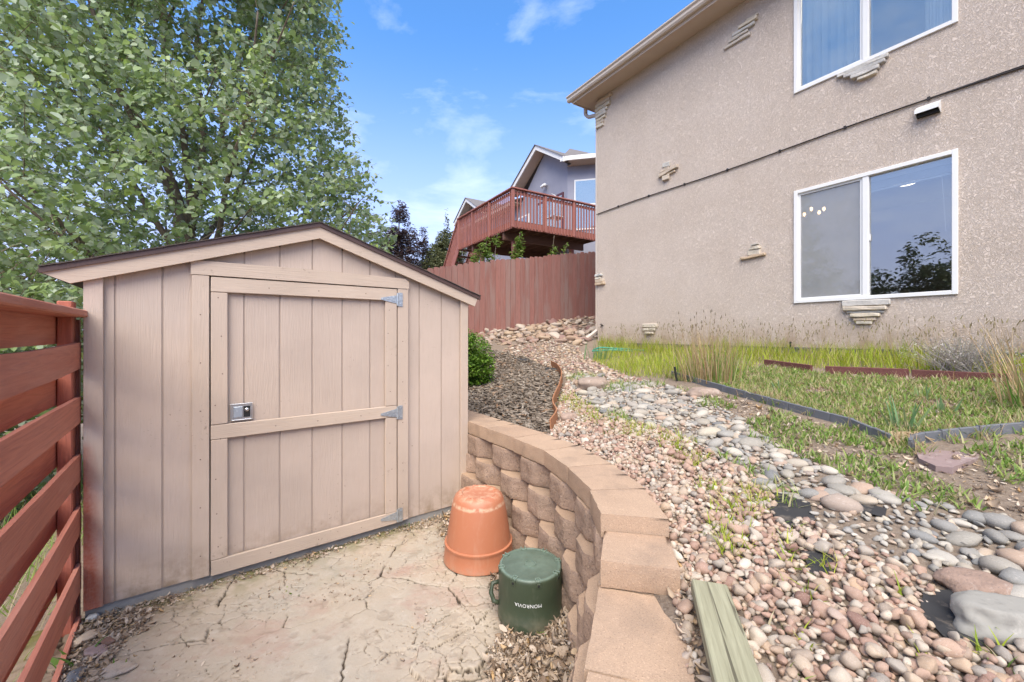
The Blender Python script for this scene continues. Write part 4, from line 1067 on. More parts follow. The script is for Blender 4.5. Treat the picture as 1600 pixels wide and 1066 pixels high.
# pebbles and tan rocks between the mulch and the corner of the house
rock_poly = gpoly([(752, 546), (775, 540), (830, 536), (880, 531), (905, 543), (940, 525)]) + [(2.6, 11.2), (2.2, 11.35), (-.9, 9.5)]
peb_poly = gpoly([(775, 552), (830, 562), (872, 578), (890, 600), (940, 600), (1010, 598), (960, 580), (925, 563), (905, 543), (860, 533), (800, 540)])
rb = empty('rock_bank', (.8, 9.5, 1.5)); rb['kind'] = 'structure'
rk = stone_shapes(12, .6, 23., 2, .2, 6)
X, Y = scatter(lambda x, y: inside(x, y, rock_poly) & ~in_house(x, y), (-1.5, 3.2, 7, 11.6), .145)
n = len(X); L = np.clip(rng.lognormal(math.log(.165), .38, n), .08, .38); Sx = np.stack([L, L * rng.uniform(.6, .9, n), L * rng.uniform(.35, .6, n)], -1)
stones_build('rocks', rk, np.stack([X, Y, terr(X, Y) + Sx[:, 2] * .25], -1), Sx, rotmats(n, .25), 'tanrock', rb, 290, 'rock', False, stuff_parent=rb)
X, Y = scatter(lambda x, y: inside(x, y, peb_poly) & ~in_house(x, y), (-1.5, 3.5, 4, 10), .075)
n = len(X); L = rng.uniform(.05, .11, n); Sx = np.stack([L, L * .75, L * .5], -1)
stones_build('small_rocks', peb, np.stack([X, Y, terr(X, Y) + .01], -1), Sx, rotmats(n, .3), 'tanrock', None, 0, 'pebble')

def boulder(name, u, v, size, mat, label, rz, seed, sub=4, rough=.13, sink=.25, cat='rock', at=None):
    x, y, z = at or gnd(u, v)
    V, Fc = stone_shapes(1, 1, seed, sub, rough)[0]
    V = V * np.array(size)
    V[:, 2] = np.clip(V[:, 2], -size[2] * .4, size[2] * .38)
    o = link(name, npmesh(name, V, [Fc], True), MAT[mat]); o.location = (x, y, z + size[2] * (.4 - sink)); o.rotation_euler = (0, 0, rz)
    tag(o, label, cat); return o
boulder('boulder', 1575, 985, (.30, .16, .15), 'boulder_grey', 'large smooth pale grey rock beside the black fabric', R(-8), 41.)
boulder('boulder', 1525, 925, (.20, .13, .10), 'boulder_pink', 'rough grainy pink rock among the cobbles above black fabric', R(-22), 52., 4, .15)
boulder('boulder', 928, 607, (.42, .30, .24), 'tanrock', 'pale tan boulder at the end of the rusty edging strip', R(10), 63.)
boulder('boulder', 1100, 619, (.30, .20, .15), 'tanrock', 'rounded tan boulder by the end of the grey edging', R(-10), 74.)
boulder('boulder', 888, 657, (.17, .14, .12), 'tanrock', 'small tan rock against the lower end of rusty edging', R(30), 81.)
boulder('boulder', 905, 602, (.16, .14, .12), 'tanrock', 'brown rock wedged under the pale tan boulder', R(50), 83.)
# flagstone
fx = [gnd(u, v) for u, v in [(1432, 712), (1450, 703), (1530, 709), (1528, 720), (1488, 742), (1462, 738), (1436, 724)]]
c0 = np.mean(np.array(fx), 0)
m = MB(); n = len(fx); top = [((p[0] - c0[0]) * 1.0, (p[1] - c0[1]) * 1.0, .018 + .012 * (p[0] - c0[0]) / .2 + random.uniform(-.003, .003)) for p in fx]
m.add([(x, y, -.05) for x, y, z in top] + top, [tuple(range(n))[::-1], tuple(range(n, 2 * n))] + [(i, (i + 1) % n, n + (i + 1) % n, n + i) for i in range(n)])
o = m.build('flagstone', MAT['flag']); o.location = tuple(c0); tag(o, 'flat purplish red flagstone in weeds below grey edging', 'flagstone')
# loose rocks by the slat fence
for i, (u, v, s, lab, mt) in enumerate([(145, 968, (.055, .05, .045), 'small round cream stone at the shed corner', 'accent'), (135, 1000, (.11, .075, .04), 'flat pale pink stone beside the fence post', 'gravel'), (150, 1020, (.12, .08, .035), 'dark red flat stone between pale stones', 'flag'),
                                         (160, 1010, (.10, .07, .035), 'light grey pink slab chip near the slat fence', 'gravel'), (120, 1058, (.10, .07, .03), 'blue grey flat stone at the bottom of the slat fence', 'edging'), (185, 1050, (.13, .09, .04), 'broad pale stone on the near edge of the slab', 'tanrock')]):
    x, y, z = gnd(u, v, lambda a, b_: np.zeros_like(a) + .0)
    boulder('stone', 0, 0, s, mt, lab, i * 1.3, 90. + i * 3, 3, .2, .2, 'stone', (x, y, .0))

# landscape fabric
for P, lab in zip(fab, ('black fabric patch showing through gravel below the weeds', 'small black fabric patch among the pink gravel', 'torn black fabric sheet under the large pale rock', 'black fabric scrap between two cobbles')):
    P = np.array(P); c0 = P.mean(0); V = [(0, 0, float(terr(*c0)) + .012)]; n = len(P)
    for i in range(n):
        for t in (0, .5):
            q = P[i] * (1 - t) + P[(i + 1) % n] * t; q = c0 + (q - c0) * (1.12 + .1 * random.uniform(-1, 1)); V.append((q[0] - c0[0], q[1] - c0[1], float(terr(*q)) + .010 + random.uniform(-.004, .008)))
    m = MB(); m.add(V, [(0, 1 + i, 1 + (i + 1) % (2 * n)) for i in range(2 * n)])
    o = m.build('landscape_fabric', MAT['fabric']); o.location = (c0[0], c0[1], 0); tag(o, lab, 'weed fabric')

# edgings
def strip(name, pts, h, th, mat, label, cat, lean=0, n=10, dz=0., caps=False):
    P = [Vector(p) for p in pts]; P = [Vector(q) for q in catmull([tuple(p) for p in P], n)]; m = MB(); V = []; Fq = []
    for i, p in enumerate(P):
        t = (P[min(i + 1, len(P) - 1)] - P[max(i - 1, 0)]); t.z = 0; t.normalize(); s_ = Vector((t.y, -t.x, 0)); w_ = .006 * mnoise.noise(p * 3)
        for a, z in ((-.5, -.06), (.5, -.06), (.5, h), (-.5, h)):
            q = p + s_ * (a * th + lean * (z / h if z > 0 else 0)); V.append((q.x, q.y, q.z + z + w_ + dz))
    for i in range(len(P) - 1):
        for k in range(4): Fq.append((4 * i + k, 4 * i + (k + 1) % 4, 4 * i + 4 + (k + 1) % 4, 4 * i + 4 + k))
    e = 4 * (len(P) - 1); Fq += [(3, 2, 1, 0), (e, e + 1, e + 2, e + 3)]
    m.add(V, Fq); o = m.build(name, MAT[mat]); tag(o, label, cat); return o
strip('edging_strip', [gnd(u, v) for u, v in [(862, 574), (872, 580), (879, 592), (876, 612), (866, 640), (872, 658), (862, 676)]], .11, .012, 'rust', 'rusty brown curved edging strip around the grey mulch bed', 'garden edging', .015)
def edging_run(P, label):
    pts = [gnd(u, v) for u, v in P]
    r = empty('landscape_edging', pts[0]); tag(r, label, 'garden edging')
    P = catmull([tuple(p) for p in pts], 2); 
    for i in range(len(P) - 1):
        a, c = Vector(P[i]), Vector(P[i + 1]); d = (c - a) * .01
        MB().bar(a + d + Vector((0, 0, .012)), c - d + Vector((0, 0, .012 + random.uniform(-.006, .006))), .022, .10, (0, 0, 1), .004).build('edging_piece', MAT['edging'], r, False, True)
        if i % 2 == 0:
            MB().bar(a - d * 2 + Vector((0, 0, .015)), a + d * 4 + Vector((0, 0, .015)), .030, .105, (0, 0, 1), .004).build('edging_clip', MAT['edging'], r, False, True)
edging_run([(1050, 588), (1130, 612), (1200, 632), (1265, 650), (1330, 668), (1392, 695)], 'dark grey plastic edging running from the reeds to the iris')
edging_run([(1424, 706), (1426, 696), (1470, 688), (1530, 682), (1600, 676), (1700, 668)], 'dark grey plastic edging to the right of the iris roots')
def board_run(u0, v0, u1, v1, label):
    a, c = Vector(gnd(u0, v0)), Vector(gnd(u1, v1)); m = MB(); m.bar(a + Vector((0, 0, .03)), c + Vector((0, 0, .03)), .035, .10, (0, 0, 1), .004)
    o = m.build('edging_board', MAT['edging_red']); tag(o, label, 'edging board')
board_run(1195, 572, 1268, 582, 'short dark red edging board behind the reed clump')
board_run(1290, 584, 1420, 590, 'middle dark red edging board half sunk in weeds')
board_run(1425, 591, 1585, 600, 'long dark red edging board below the dry grey shrub')

# ------------------------------------------------------------------ foliage makers
def blades(P, h, w, lean, az=None, curl=.6, seg=3, r=rng):
    """Curved blades; returns vertices and quads."""
    n = len(P); az = r.uniform(0, 2 * np.pi, n) if az is None else az
    dx, dy = np.cos(az), np.sin(az); tw = az + np.pi / 2 + r.normal(0, .6, n); sx, sy = np.cos(tw), np.sin(tw)
    Vs = []
    for k in range(seg + 1):
        t = k / seg; out_ = lean * (t + curl * t * t) / (1 + curl); up = h * (t - .28 * curl * t * t * np.clip(lean / np.maximum(h, .01), 0, 1.2))
        wd = w * (1 - t ** 1.6) * .5 + w * .03
        c = P + np.stack([dx * out_, dy * out_, up], -1); s_ = np.stack([sx * wd, sy * wd, np.zeros(n)], -1)
        Vs += [c - s_, c + s_]
    V = np.stack(Vs, 1); m = 2 * (seg + 1); base = (np.arange(n) * m)[:, None]
    Q = np.concatenate([base + np.array([2 * k, 2 * k + 1, 2 * k + 3, 2 * k + 2]) for k in range(seg)], 0)
    return V.reshape(-1, 3), Q
def stuff(name, V, Q, mat, parent=None, kind=True):
    o = link(name, npmesh(name, V, [Q] if not isinstance(Q, list) else Q, False), MAT[mat], parent, True)
    if kind: o['kind'] = 'stuff'
    return o
def merge(parts):
    Vs, Qs, b = [], [], 0
    for V, Q in parts: Vs.append(V); Qs.append(Q + b); b += len(V)
    return np.concatenate(Vs), np.concatenate(Qs)
LEAFV = np.array([(0, 0, 0), (.20, .40, .05), (.55, .36, .07), (1, 0, -.06), (.55, -.36, .07), (.20, -.40, .05)])
LEAFQ = np.array([(0, 3, 2, 1), (0, 5, 4, 3)])
OVALV = np.array([(0, 0, 0), (.28, .22, .03), (.7, .18, .03), (1, 0, -.04), (.7, -.18, .03), (.28, -.22, .03)])
def frames(d, up_hint):
    d = d / np.linalg.norm(d, axis=1, keepdims=True)
    s_ = np.cross(up_hint, d); s_ /= np.maximum(np.linalg.norm(s_, axis=1, keepdims=True), 1e-6); nrm = np.cross(d, s_)
    return np.stack([d, s_, nrm], -1)
def leaf_batch(P, Rm, sc, shape=LEAFV):
    V = np.einsum('nij,nvj->nvi', Rm, shape[None] * sc[:, None, None]) + P[:, None, :]
    Q = (LEAFQ[None] + (np.arange(len(P)) * len(shape))[:, None, None]).reshape(-1, 4)
    return V.reshape(-1, 3), Q
def rand_leaf_frames(n, droop=.5, r=rng):
    az = r.uniform(0, 2 * np.pi, n); d = np.stack([np.cos(az), np.sin(az), -droop + r.normal(0, .35, n)], -1)
    hint = np.stack([r.normal(0, .55, n), r.normal(0, .55, n), np.ones(n)], -1)
    return frames(d, hint)
def limb(pts, r0, r1, n=8):
    P = catmull([tuple(p) for p in pts], 5); k = len(P); return MB().tube(P, [r0 + (r1 - r0) * i / (k - 1) for i in range(k)], n)

# ------------------------------------------------------------------ the big poplar behind the shed
TB = Vector((-5.0, 6.4, -.2))
tree = empty('poplar_tree', TB); tag(tree, 'big leafy poplar tree with pale green leaves rising behind the shed', 'tree')
limb([TB, TB + Vector((.05, 0, 1.2)), TB + Vector((0, -.05, 2.4)), TB + Vector((-.15, 0, 3.6))], .17, .12, 12).build('trunk', MAT['bark'], tree, True, True)
br_pts = []
crown_c = Vector((-4.95, 6.1, 0))
def crown_r(z): return np.interp(z, [.6, 1.3, 2.2, 3.0, 3.7, 4.4, 5.5, 6.8, 8.2, 9.4, 10.2], [1.6, 2.4, 2.7, 2.85, 2.9, 2.35, 2.15, 2.05, 1.8, 1.2, .3])
k = 0
for zb, L_, az, el in [(1.0, 3.0, 3.4, .5), (1.3, 3.0, -.3, .35), (1.5, 2.6, -1.4, .35), (1.8, 3.2, 2.4, .6), (2.0, 2.8, .5, .5), (2.2, 2.7, -2.2, .55), (2.5, 3.4, -.6, .8), (2.7, 3.6, 3.6, 1.0), (3.0, 3.6, 1.6, .9), (3.1, 4.2, -1.9, 1.1), (3.3, 4.6, -2.7, 1.2), (3.5, 4.6, .1, 1.25), (3.6, 5.6, 2.0, 1.4), (3.4, 5.0, -1.2, 1.35)]:
    a = TB + Vector((0, 0, zb)); dr = Vector((math.cos(az) * math.cos(el), math.sin(az) * math.cos(el), math.sin(el)))
    P = [a]
    for q in range(1, 5): P.append(a + dr * L_ * q / 4 + Vector((random.uniform(-.12, .12), random.uniform(-.12, .12), .05 * q * q + random.uniform(-.05, .1))))
    limb(P, .055, .010, 7).build('branch', MAT['bark'], tree, True, True)
    br_pts += [np.array(p) for p in catmull([tuple(p) for p in P], 6)[6:]]
    for q in (1, 2, 3):
        s0 = P[q]; az2 = az + random.uniform(-1.3, 1.3); d2 = Vector((math.cos(az2), math.sin(az2), random.uniform(.1, .9))).normalized()
        PP = [s0, s0 + d2 * .45, s0 + d2 * .9 + Vector((0, 0, .08)), s0 + d2 * 1.4 + Vector((0, 0, .2))]
        limb(PP, .022, .006, 5).build('branch', MAT['bark'], tree, True, True)
        br_pts += [np.array(p) for p in catmull([tuple(p) for p in PP], 4)]
# twigs carry the leaves: drawn through the crown, thinned where a 3-D noise says there is a gap
NT = 10800
zt = rng.uniform(.6, 10.0, NT); rr = crown_r(zt) * np.sqrt(rng.uniform(.02, 1., NT)); aa = rng.uniform(0, 2 * np.pi, NT)
TP = np.stack([crown_c.x + rr * np.cos(aa), crown_c.y + rr * np.sin(aa), zt], -1)
dens = np.array([mnoise.noise(Vector(p) * .95) + .55 * mnoise.noise(Vector(p) * 2.3 + Vector((9, 2, 4))) for p in TP.tolist()])
shell = rr / crown_r(zt)
TP = TP[(dens + .35 * (shell - .5) + .35 * np.clip((3.6 - zt) / 1.5, 0, 1) > -.13)]
TP = TP[(TP[:, 1] < 8.4)]
sx_, sy_ = -2.363, 2.264                                    # not inside the shed, not over its front
lx_ = (TP[:, 0] - sx_) * EX + (TP[:, 1] - sy_) * EY; ly_ = -(TP[:, 0] - sx_) * EY + (TP[:, 1] - sy_) * EX
TP = TP[~((lx_ > -.25) & (lx_ < 2.7) & (ly_ < 2.8) & (TP[:, 2] < 2.7))]
nt = len(TP); NL = 15
tdir = np.stack([TP[:, 0] - crown_c.x, TP[:, 1] - crown_c.y, np.full(nt, .4)], -1) + rng.normal(0, .9, (nt, 3)); tdir /= np.linalg.norm(tdir, axis=1, keepdims=True)
tl = rng.uniform(.22, .42, nt)
tt = (np.arange(NL)[None, :] + rng.uniform(0, 1, (nt, NL))) / NL
LP = TP[:, None, :] + tdir[:, None, :] * (tt * tl[:, None])[:, :, None] + rng.normal(0, .035, (nt, NL, 3)); LP = LP.reshape(-1, 3)
LP[:, 2] -= .03
nl = len(LP); LS = np.clip(rng.normal(.066, .014, nl), .035, .105)
LR = rand_leaf_frames(nl, .75)
dist = np.linalg.norm(LP - np.array([0, 0, HC]), axis=1); vis = in_view(LP[:, 0], LP[:, 1], LP[:, 2], 0)
order = np.argsort(-(LS / dist) * vis); own = order[:300]; rest = np.setdiff1d(np.arange(nl), own)
V, Q = leaf_batch(LP[rest], LR[rest], LS[rest]); stuff('foliage', V, Q, 'poplar', tree)
lm = npmesh('leaf', LEAFV, [LEAFQ]); lm.materials.append(MAT['poplar']); pinv = tree.matrix_basis.inverted()
for i in own.tolist():
    o = bpy.data.objects.new('leaf', lm); COL.objects.link(o); M4 = Matrix((LR[i] * LS[i]).tolist()).to_4x4(); M4.translation = Vector(LP[i].tolist())
    o.matrix_basis = M4; o.parent = tree; o.matrix_parent_inverse = pinv
def sticks(A, B, w):
    d = B - A; s_ = np.cross(d, rng.normal(0, 1, d.shape)); s_ /= np.linalg.norm(s_, axis=1, keepdims=True); t_ = np.cross(d, s_); t_ /= np.linalg.norm(t_, axis=1, keepdims=True)
    n = len(A); w = np.full(n, w) if np.isscalar(w) else w; cs = []
    for k in range(3):
        an = k * 2 * np.pi / 3; cs.append(s_ * math.cos(an) + t_ * math.sin(an))
    V = np.stack([A + c * w[:, None] for c in cs] + [B + c * w[:, None] * .5 for c in cs], 1).reshape(-1, 3)
    Q = np.concatenate([(np.arange(n) * 6)[:, None] + np.array([k, (k + 1) % 3, 3 + (k + 1) % 3, 3 + k]) for k in range(3)], 0)
    return V, Q
back = np.array(br_pts); near = []
V, Q = sticks(TP - tdir * .12, TP + tdir * tl[:, None], .0032); stuff('twigs', V, Q, 'twig', tree)
nb_ = 700; ii = rng.choice(nt, nb_, False); A = TP[ii]; jj = np.array([np.argmin(((back - a) ** 2).sum(1)) for a in A])
V, Q = sticks(back[jj], A, .006); stuff('twigs', V, Q, 'twig', tree)

# ------------------------------------------------------------------ other trees and shrubs
def leafy(name, label, cat, base, blobs, n, ls, mat, stems, group=None, droop=.3, shape=OVALV, gap=-.1, nsc=1.4, tw=True, tmat='bark'):
    """A plant from crown blobs (centre, radii) relative to its base, with stems as (points, r0, r1)."""
    base = Vector(base); r = empty(name, base); tag(r, label, cat, group)
    for P, r0, r1 in stems: limb([base + Vector(p) for p in P], r0, r1, 6).build('trunk' if len(stems) == 1 else 'stem', MAT[tmat], r, True, True)
    vol = np.array([b[1][0] * b[1][1] * b[1][2] for b in blobs]); cnt = (vol / vol.sum() * n * 1.6).astype(int); PP = []
    for (c, rad), k in zip(blobs, cnt):
        d = rng.normal(0, 1, (k, 3)); d /= np.linalg.norm(d, axis=1, keepdims=True); q = rng.uniform(0, 1, k) ** .42
        PP.append(np.array(base) + np.array(c) + d * q[:, None] * np.array(rad))
    P = np.concatenate(PP); sc = nsc / max(np.mean([max(b[1]) for b in blobs]), .01) * 1.6
    dn = np.array([mnoise.noise(Vector(p) * sc) + .5 * mnoise.noise(Vector(p) * sc * 2.6) for p in P.tolist()])
    P = P[dn > gap]; n = len(P)
    V, Q = leaf_batch(P, rand_leaf_frames(n, droop), np.clip(rng.normal(ls, ls * .2, n), ls * .5, ls * 1.6), shape)
    stuff('foliage', V, Q, mat, r)
    return r
x, y = (-95 / F) * 20.5 - .6, 20.5
leafy('plum_tree', 'dark purple leaved tree seen between the shed roof and deck', 'tree', (-5.75, 20.5, 2.9), [((0, 0, 2.6), (.75, .75, 1.7)), ((.15, 0, 4.2), (.5, .5, 1.2)), ((.75, 0, 2.9), (.35, .4, 1.3)), ((-.75, 0, 2.6), (.5, .5, 1.3))], 12000, .11, 'plum',
      [([(0, 0, 0), (0, 0, 2), (.1, 0, 4.2)], .10, .03)], gap=-.12)
leafy('plum_tree', 'small dark purple leaved tree just left of the olive tree', 'tree', (-4.75, 21.5, 2.6), [((0, 0, 2.7), (.5, .5, 1.4)), ((.1, 0, 3.9), (.25, .25, .9))], 3500, .10, 'plum', [([(0, 0, 0), (0, 0, 2), (.1, 0, 3.8)], .08, .02)], gap=.02)
leafy('olive_tree', 'dusty olive green tree beside the deck stairs', 'tree', (-3.85, 22.0, 2.7), [((0, 0, 2.3), (1.25, 1.1, 1.5)), ((.3, 0, 3.6), (.6, .6, .9)), ((.95, 0, 3.4), (.5, .5, .9)), ((.35, 0, 4.6), (.14, .14, 1.1))], 17000, .12, 'juniper', [([(0, 0, 0), (0, 0, 2), (.2, 0, 4.4)], .10, .02)], gap=-.28)
leafy('leafy_bush', 'pale green bush peeping over the shed roof edge', 'bush', (-2.9, 11.4, 1.2), [((0, 0, 1.5), (.9, .5, .75)), ((.7, -.3, 1.35), (.5, .4, .5)), ((-.8, 0, 1.8), (.6, .5, .7))], 4200, .09, 'lime_leaf', [([(0, 0, 0), (0, 0, 1.5)], .03, .01), ([(0, 0, 0), (.4, 0, 1.3)], .03, .01)], gap=.02)
leafy('garden_shrub', 'bright green rounded shrub at the shed corner', 'shrub', (-.62, 6.05, float(terr(-.62, 6.05))), [((0, 0, .38), (.36, .36, .42)), ((.12, -.05, .25), (.26, .28, .28)), ((-.1, 0, .62), (.2, .22, .25))], 7000, .045, 'bright_leaf', [([(0, 0, 0), (.05, 0, .3)], .015, .008), ([(0, 0, 0), (-.08, 0, .4)], .015, .008)], gap=-.12)
# neighbour's garden beyond the slat fence and behind the shed
leafy('hedge_bush', 'green bush behind the slat fence at the left edge', 'bush', (-5.3, 3.9, -.25), [((0, 0, .8), (.9, .8, .9)), ((-.8, -.3, .7), (.8, .7, .8))], 7000, .07, 'poplar', [([(0, 0, 0), (0, 0, .8)], .03, .01), ([(0, 0, 0), (-.3, .1, .8)], .03, .01)], gap=-.08, shape=LEAFV)
# trees mirrored in the window glass
for i, (x, y, h, w, lab) in enumerate([(-14.3, -2.8, 6.6, 1.3, 'tall rounded tree mirrored at the right of the lower window'), (-14.8, -1.2, 5.2, 1.4, 'dark tree mirrored in the middle of the lower window'), (-15.2, .5, 4.9, 1.4, 'dark tree mirrored at the left of the clear pane'), (-16, 2.6, 3.8, 1.6, 'dark tree across the lawn beyond the slat fence')]):
    leafy('yard_tree', lab, 'tree', (x, y, -.3), [((0, 0, h * .45), (w, w, h * .36)), ((.5, .6, h * .72), (w * .72, w * .72, h * .26)), ((-.6, -.9, h * .5), (w * .8, w * .8, h * .3))], 6000, .20, 'dark_tree', [([(0, 0, 0), (0, 0, h * .4), (.2, 0, h * .7)], .16, .04)], gap=-.12)

# ------------------------------------------------------------------ the far board fence
A, B = Vector((-2.3, 8.5, 0)), Vector((3.4, 12.2, 0)); fd = (B - A).normalized(); fl_ = (B - A).length
bf = empty('board_fence', A, math.atan2(fd.y, fd.x)); tag(bf, 'weathered red vertical board fence climbing the slope to the house', 'fence')
def f_top(X): return np.interp(X, [-2.3, -.6, 2.34, 3.4], [1.30 + 1.58, 1.58 + 1.71, 1.58 + 2.32, 1.58 + 2.5])
w = .142; nb = int(fl_ / w)
for k in range(nb):
    t = (k + .5) * w; p = A + fd * t; zt_ = float(f_top(p.x)) + random.uniform(-.02, .02); zb = float(terr(p.x, p.y)) - .12 + random.uniform(0, .04); hw_ = w / 2 - random.uniform(.001, .004); y_ = random.uniform(-.004, .004)
    m = MB(); c = .03
    poly = [(-hw_, zb), (hw_, zb), (hw_, zt_ - c), (hw_ - c, zt_), (-hw_ + c, zt_), (-hw_, zt_ - c)]; n = 6
    m.add([(t + x, -.009 + y_, z) for x, z in poly] + [(t + x, .009 + y_, z) for x, z in poly], [tuple(range(n)), tuple(range(n, 2 * n))[::-1]] + [(i, n + i, n + (i + 1) % n, (i + 1) % n) for i in range(n)])
    m.build('fence_board', MAT['fence_old'], bf)
for dz in (.25, 1.0, 1.6):
    m = MB(); n = 8
    for i in range(n):
        a_, b_ = fl_ * i / n, fl_ * (i + 1) / n; pa, pb = A + fd * a_, A + fd * b_
        m.bar((a_, .04, float(f_top(pa.x)) - 1.85 + dz), (b_, .04, float(f_top(pb.x)) - 1.85 + dz), .04, .09)
    m.build('fence_rail', MAT['fence_old'], bf)

# ------------------------------------------------------------------ neighbour's deck and house (local x = w, y = l)
DR = math.atan2(.526, .8505)
dk = empty('wooden_deck', (.04, 12.8, 0), DR); tag(dk, 'raised red stained wooden deck with balustrade and stair', 'deck')
DZ, RZ_ = 5.12, 6.10; DW, DL = 3.55, 4.0
MB().box(-.02, DW, -.02, .02, DZ - .22, DZ + .0, .004).build('rim_board', MAT['deck_red'], dk)
MB().box(-.02, .02, .021, DL, DZ - .22, DZ + .0, .004).build('rim_board', MAT['deck_red'], dk)
for k in range(24):
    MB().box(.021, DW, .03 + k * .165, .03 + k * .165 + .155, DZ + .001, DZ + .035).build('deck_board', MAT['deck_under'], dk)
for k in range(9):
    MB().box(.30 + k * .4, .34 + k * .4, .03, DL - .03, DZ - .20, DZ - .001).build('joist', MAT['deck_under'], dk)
MB().box(.03, DW - .1, .62, .72, DZ - .46, DZ - .205, .005).build('beam', MAT['deck_under'], dk)
MB().box(.03, DW - .1, 2.9, 3.0, DZ - .46, DZ - .205, .005).build('beam', MAT['deck_under'], dk)
for x, y in ((.45, .67), (2.9, .67), (.45, 2.95), (2.9, 2.95)):
    MB().box(x - .07, x + .07, y - .07, y + .07, 1.5, DZ - .462, .005).build('support_post', MAT['deck_red'], dk)
MB().bar((2.25, .67, DZ - .47), (2.85, .67, DZ - 1.1), .04, .09).build('brace', MAT['deck_under'], dk)
for x, y in ((-.045, -.045), (1.2, -.045), (2.4, -.045), (-.045, 1.45), (-.045, 2.75), (-.045, DL - .02)):
    MB().box(x - .045, x + .045, y - .045, y + .045, DZ - .22, RZ_ - .001, .004).build('rail_post', MAT['deck_red'], dk)
MB().box(-.12, DW, -.12, .02, RZ_, RZ_ + .04, .004).build('hand_rail', MAT['deck_red'], dk)
MB().box(-.1195, .02, .0205, DL + .04, RZ_, RZ_ + .04, .004).build('hand_rail', MAT['deck_red'], dk)
MB().box(0.01, DW, -.020, .012, RZ_ - .14, RZ_ - .05).build('sub_rail', MAT['deck_red'], dk)
MB().box(-.020, .012, .013, DL, RZ_ - .14, RZ_ - .05).build('sub_rail', MAT['deck_red'], dk)
bal = MB().box(-.019, .019, -.019, .019, DZ - .19, RZ_ - .03, .003).mesh('baluster')
for k in range(1, int(DW / .125)):
    o = link('baluster', bal, MAT['deck_red'], dk); o.location = (k * .125, -.040, 0)
for k in range(1, int(DL / .125)):
    o = link('baluster', bal, MAT['deck_red'], dk); o.location = (-.040, k * .125, 0)
SL = 1.15
for xq in (-.04, .9):
    MB().bar((xq, DL + .02, DZ - .1), (xq, DL + 2.3, DZ - .1 - 2.28 * SL), .04, .28).build('stair_stringer', MAT['deck_red'], dk)
    MB().bar((xq, DL, RZ_ + .02), (xq, DL + 2.3, RZ_ + .02 - 2.3 * SL), .12, .045).build('stair_rail', MAT['deck_red'], dk)
    for k in range(1, 19):
        y_ = DL + k * .12; o = MB().box(-.019, .019, -.019, .019, -.98, 0).build('stair_baluster', MAT['deck_red'], dk); o.location = (xq, y_, RZ_ - (y_ - DL) * SL)
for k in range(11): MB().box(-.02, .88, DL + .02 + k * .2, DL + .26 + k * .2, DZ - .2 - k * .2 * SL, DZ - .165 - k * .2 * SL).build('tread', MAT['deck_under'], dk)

nh = empty('neighbour_house', (.04, 12.8, 0), DR); tag(nh, 'blue grey stucco house with white gable trim above the deck', 'house')
WX = 3.6
def wallpoly(P, mat, name, th=.12, par=nh):      # polygon in the plane x = WX, points (y, z)
    m = MB(); n = len(P); m.add([(WX, y, z) for y, z in P] + [(WX + th, y, z) for y, z in P], [tuple(range(n)), tuple(range(n, 2 * n))[::-1]] + [(i, n + i, n + (i + 1) % n, (i + 1) % n) for i in range(n)])
    return m.build(name, MAT[mat], par)
PK = (3.22, 9.30)
wallpoly([(1.73, 2.0), (12.5, 2.0), (12.5, 7.6), (5.1, 7.6), PK, (1.73, 8.30)], 'stucco_blue', 'wall')
# 45 degree bay
m = MB(); bx0 = (WX, 1.73); bx1 = (WX + 1.13 - 1.9, 1.73 - 1.13)
q45 = [(WX - .0, 1.73), (WX + .80, .93)]
q45 = [(WX, 1.73), (WX + .95, .78)]
def bay(P0, P1, z0, z1, mat, name, d0=0., d1=.1):
    (ax, ay), (bx, by) = P0, P1; L = math.hypot(bx - ax, by - ay); nx_, ny_ = (by - ay) / L, -(bx - ax) / L
    m = MB(); V = []
    for z in (z0, z1):
        for (x, y) in ((ax, ay), (bx, by)):
            for d in (d0, d1): V.append((x - nx_ * d, y - ny_ * d, z))
    m.add(V, [(0, 2, 6, 4), (1, 5, 7, 3), (0, 4, 5, 1), (2, 3, 7, 6), (4, 6, 7, 5), (0, 1, 3, 2)]); return m.build(name, MAT[mat], nh)
ba, bb = (WX, 1.73), (WX + 1.35, .38)
bay(ba, bb, 2.0, 8.2, 'stucco_blue', 'bay_wall', .0, .12)
bay((WX + 1.35, .38), (WX + 6, .38), 2.0, 8.2, 'stucco_blue', 'bay_wall', .0, .12)
def lerp2(t): return (ba[0] + (bb[0] - ba[0]) * t, ba[1] + (bb[1] - ba[1]) * t)
def bay_window(t0, t1, z0, z1):
    fr = bay(lerp2(t0), lerp2(t1), z0, z1, 'white_trim', 'window', -.04, -.001)
    e = .05 / 1.9
    p = bay(lerp2(t0 + e), lerp2(t1 - e), (z0 + z1) / 2 + .03, z1 - .06, 'glass', 'pane', -.046, -.041); p.parent = fr
    p = bay(lerp2(t0 + e), lerp2(t1 - e), z0 + .06, (z0 + z1) / 2 - .03, 'glass', 'pane', -.046, -.041); p.parent = fr
    p = bay(lerp2(t0 + e), lerp2(t1 - e), z0 + .06, z1 - .06, 'blind', 'blind', -.0405, -.0401); p.parent = fr
bay_window(.14, .60, 5.65, 7.62)
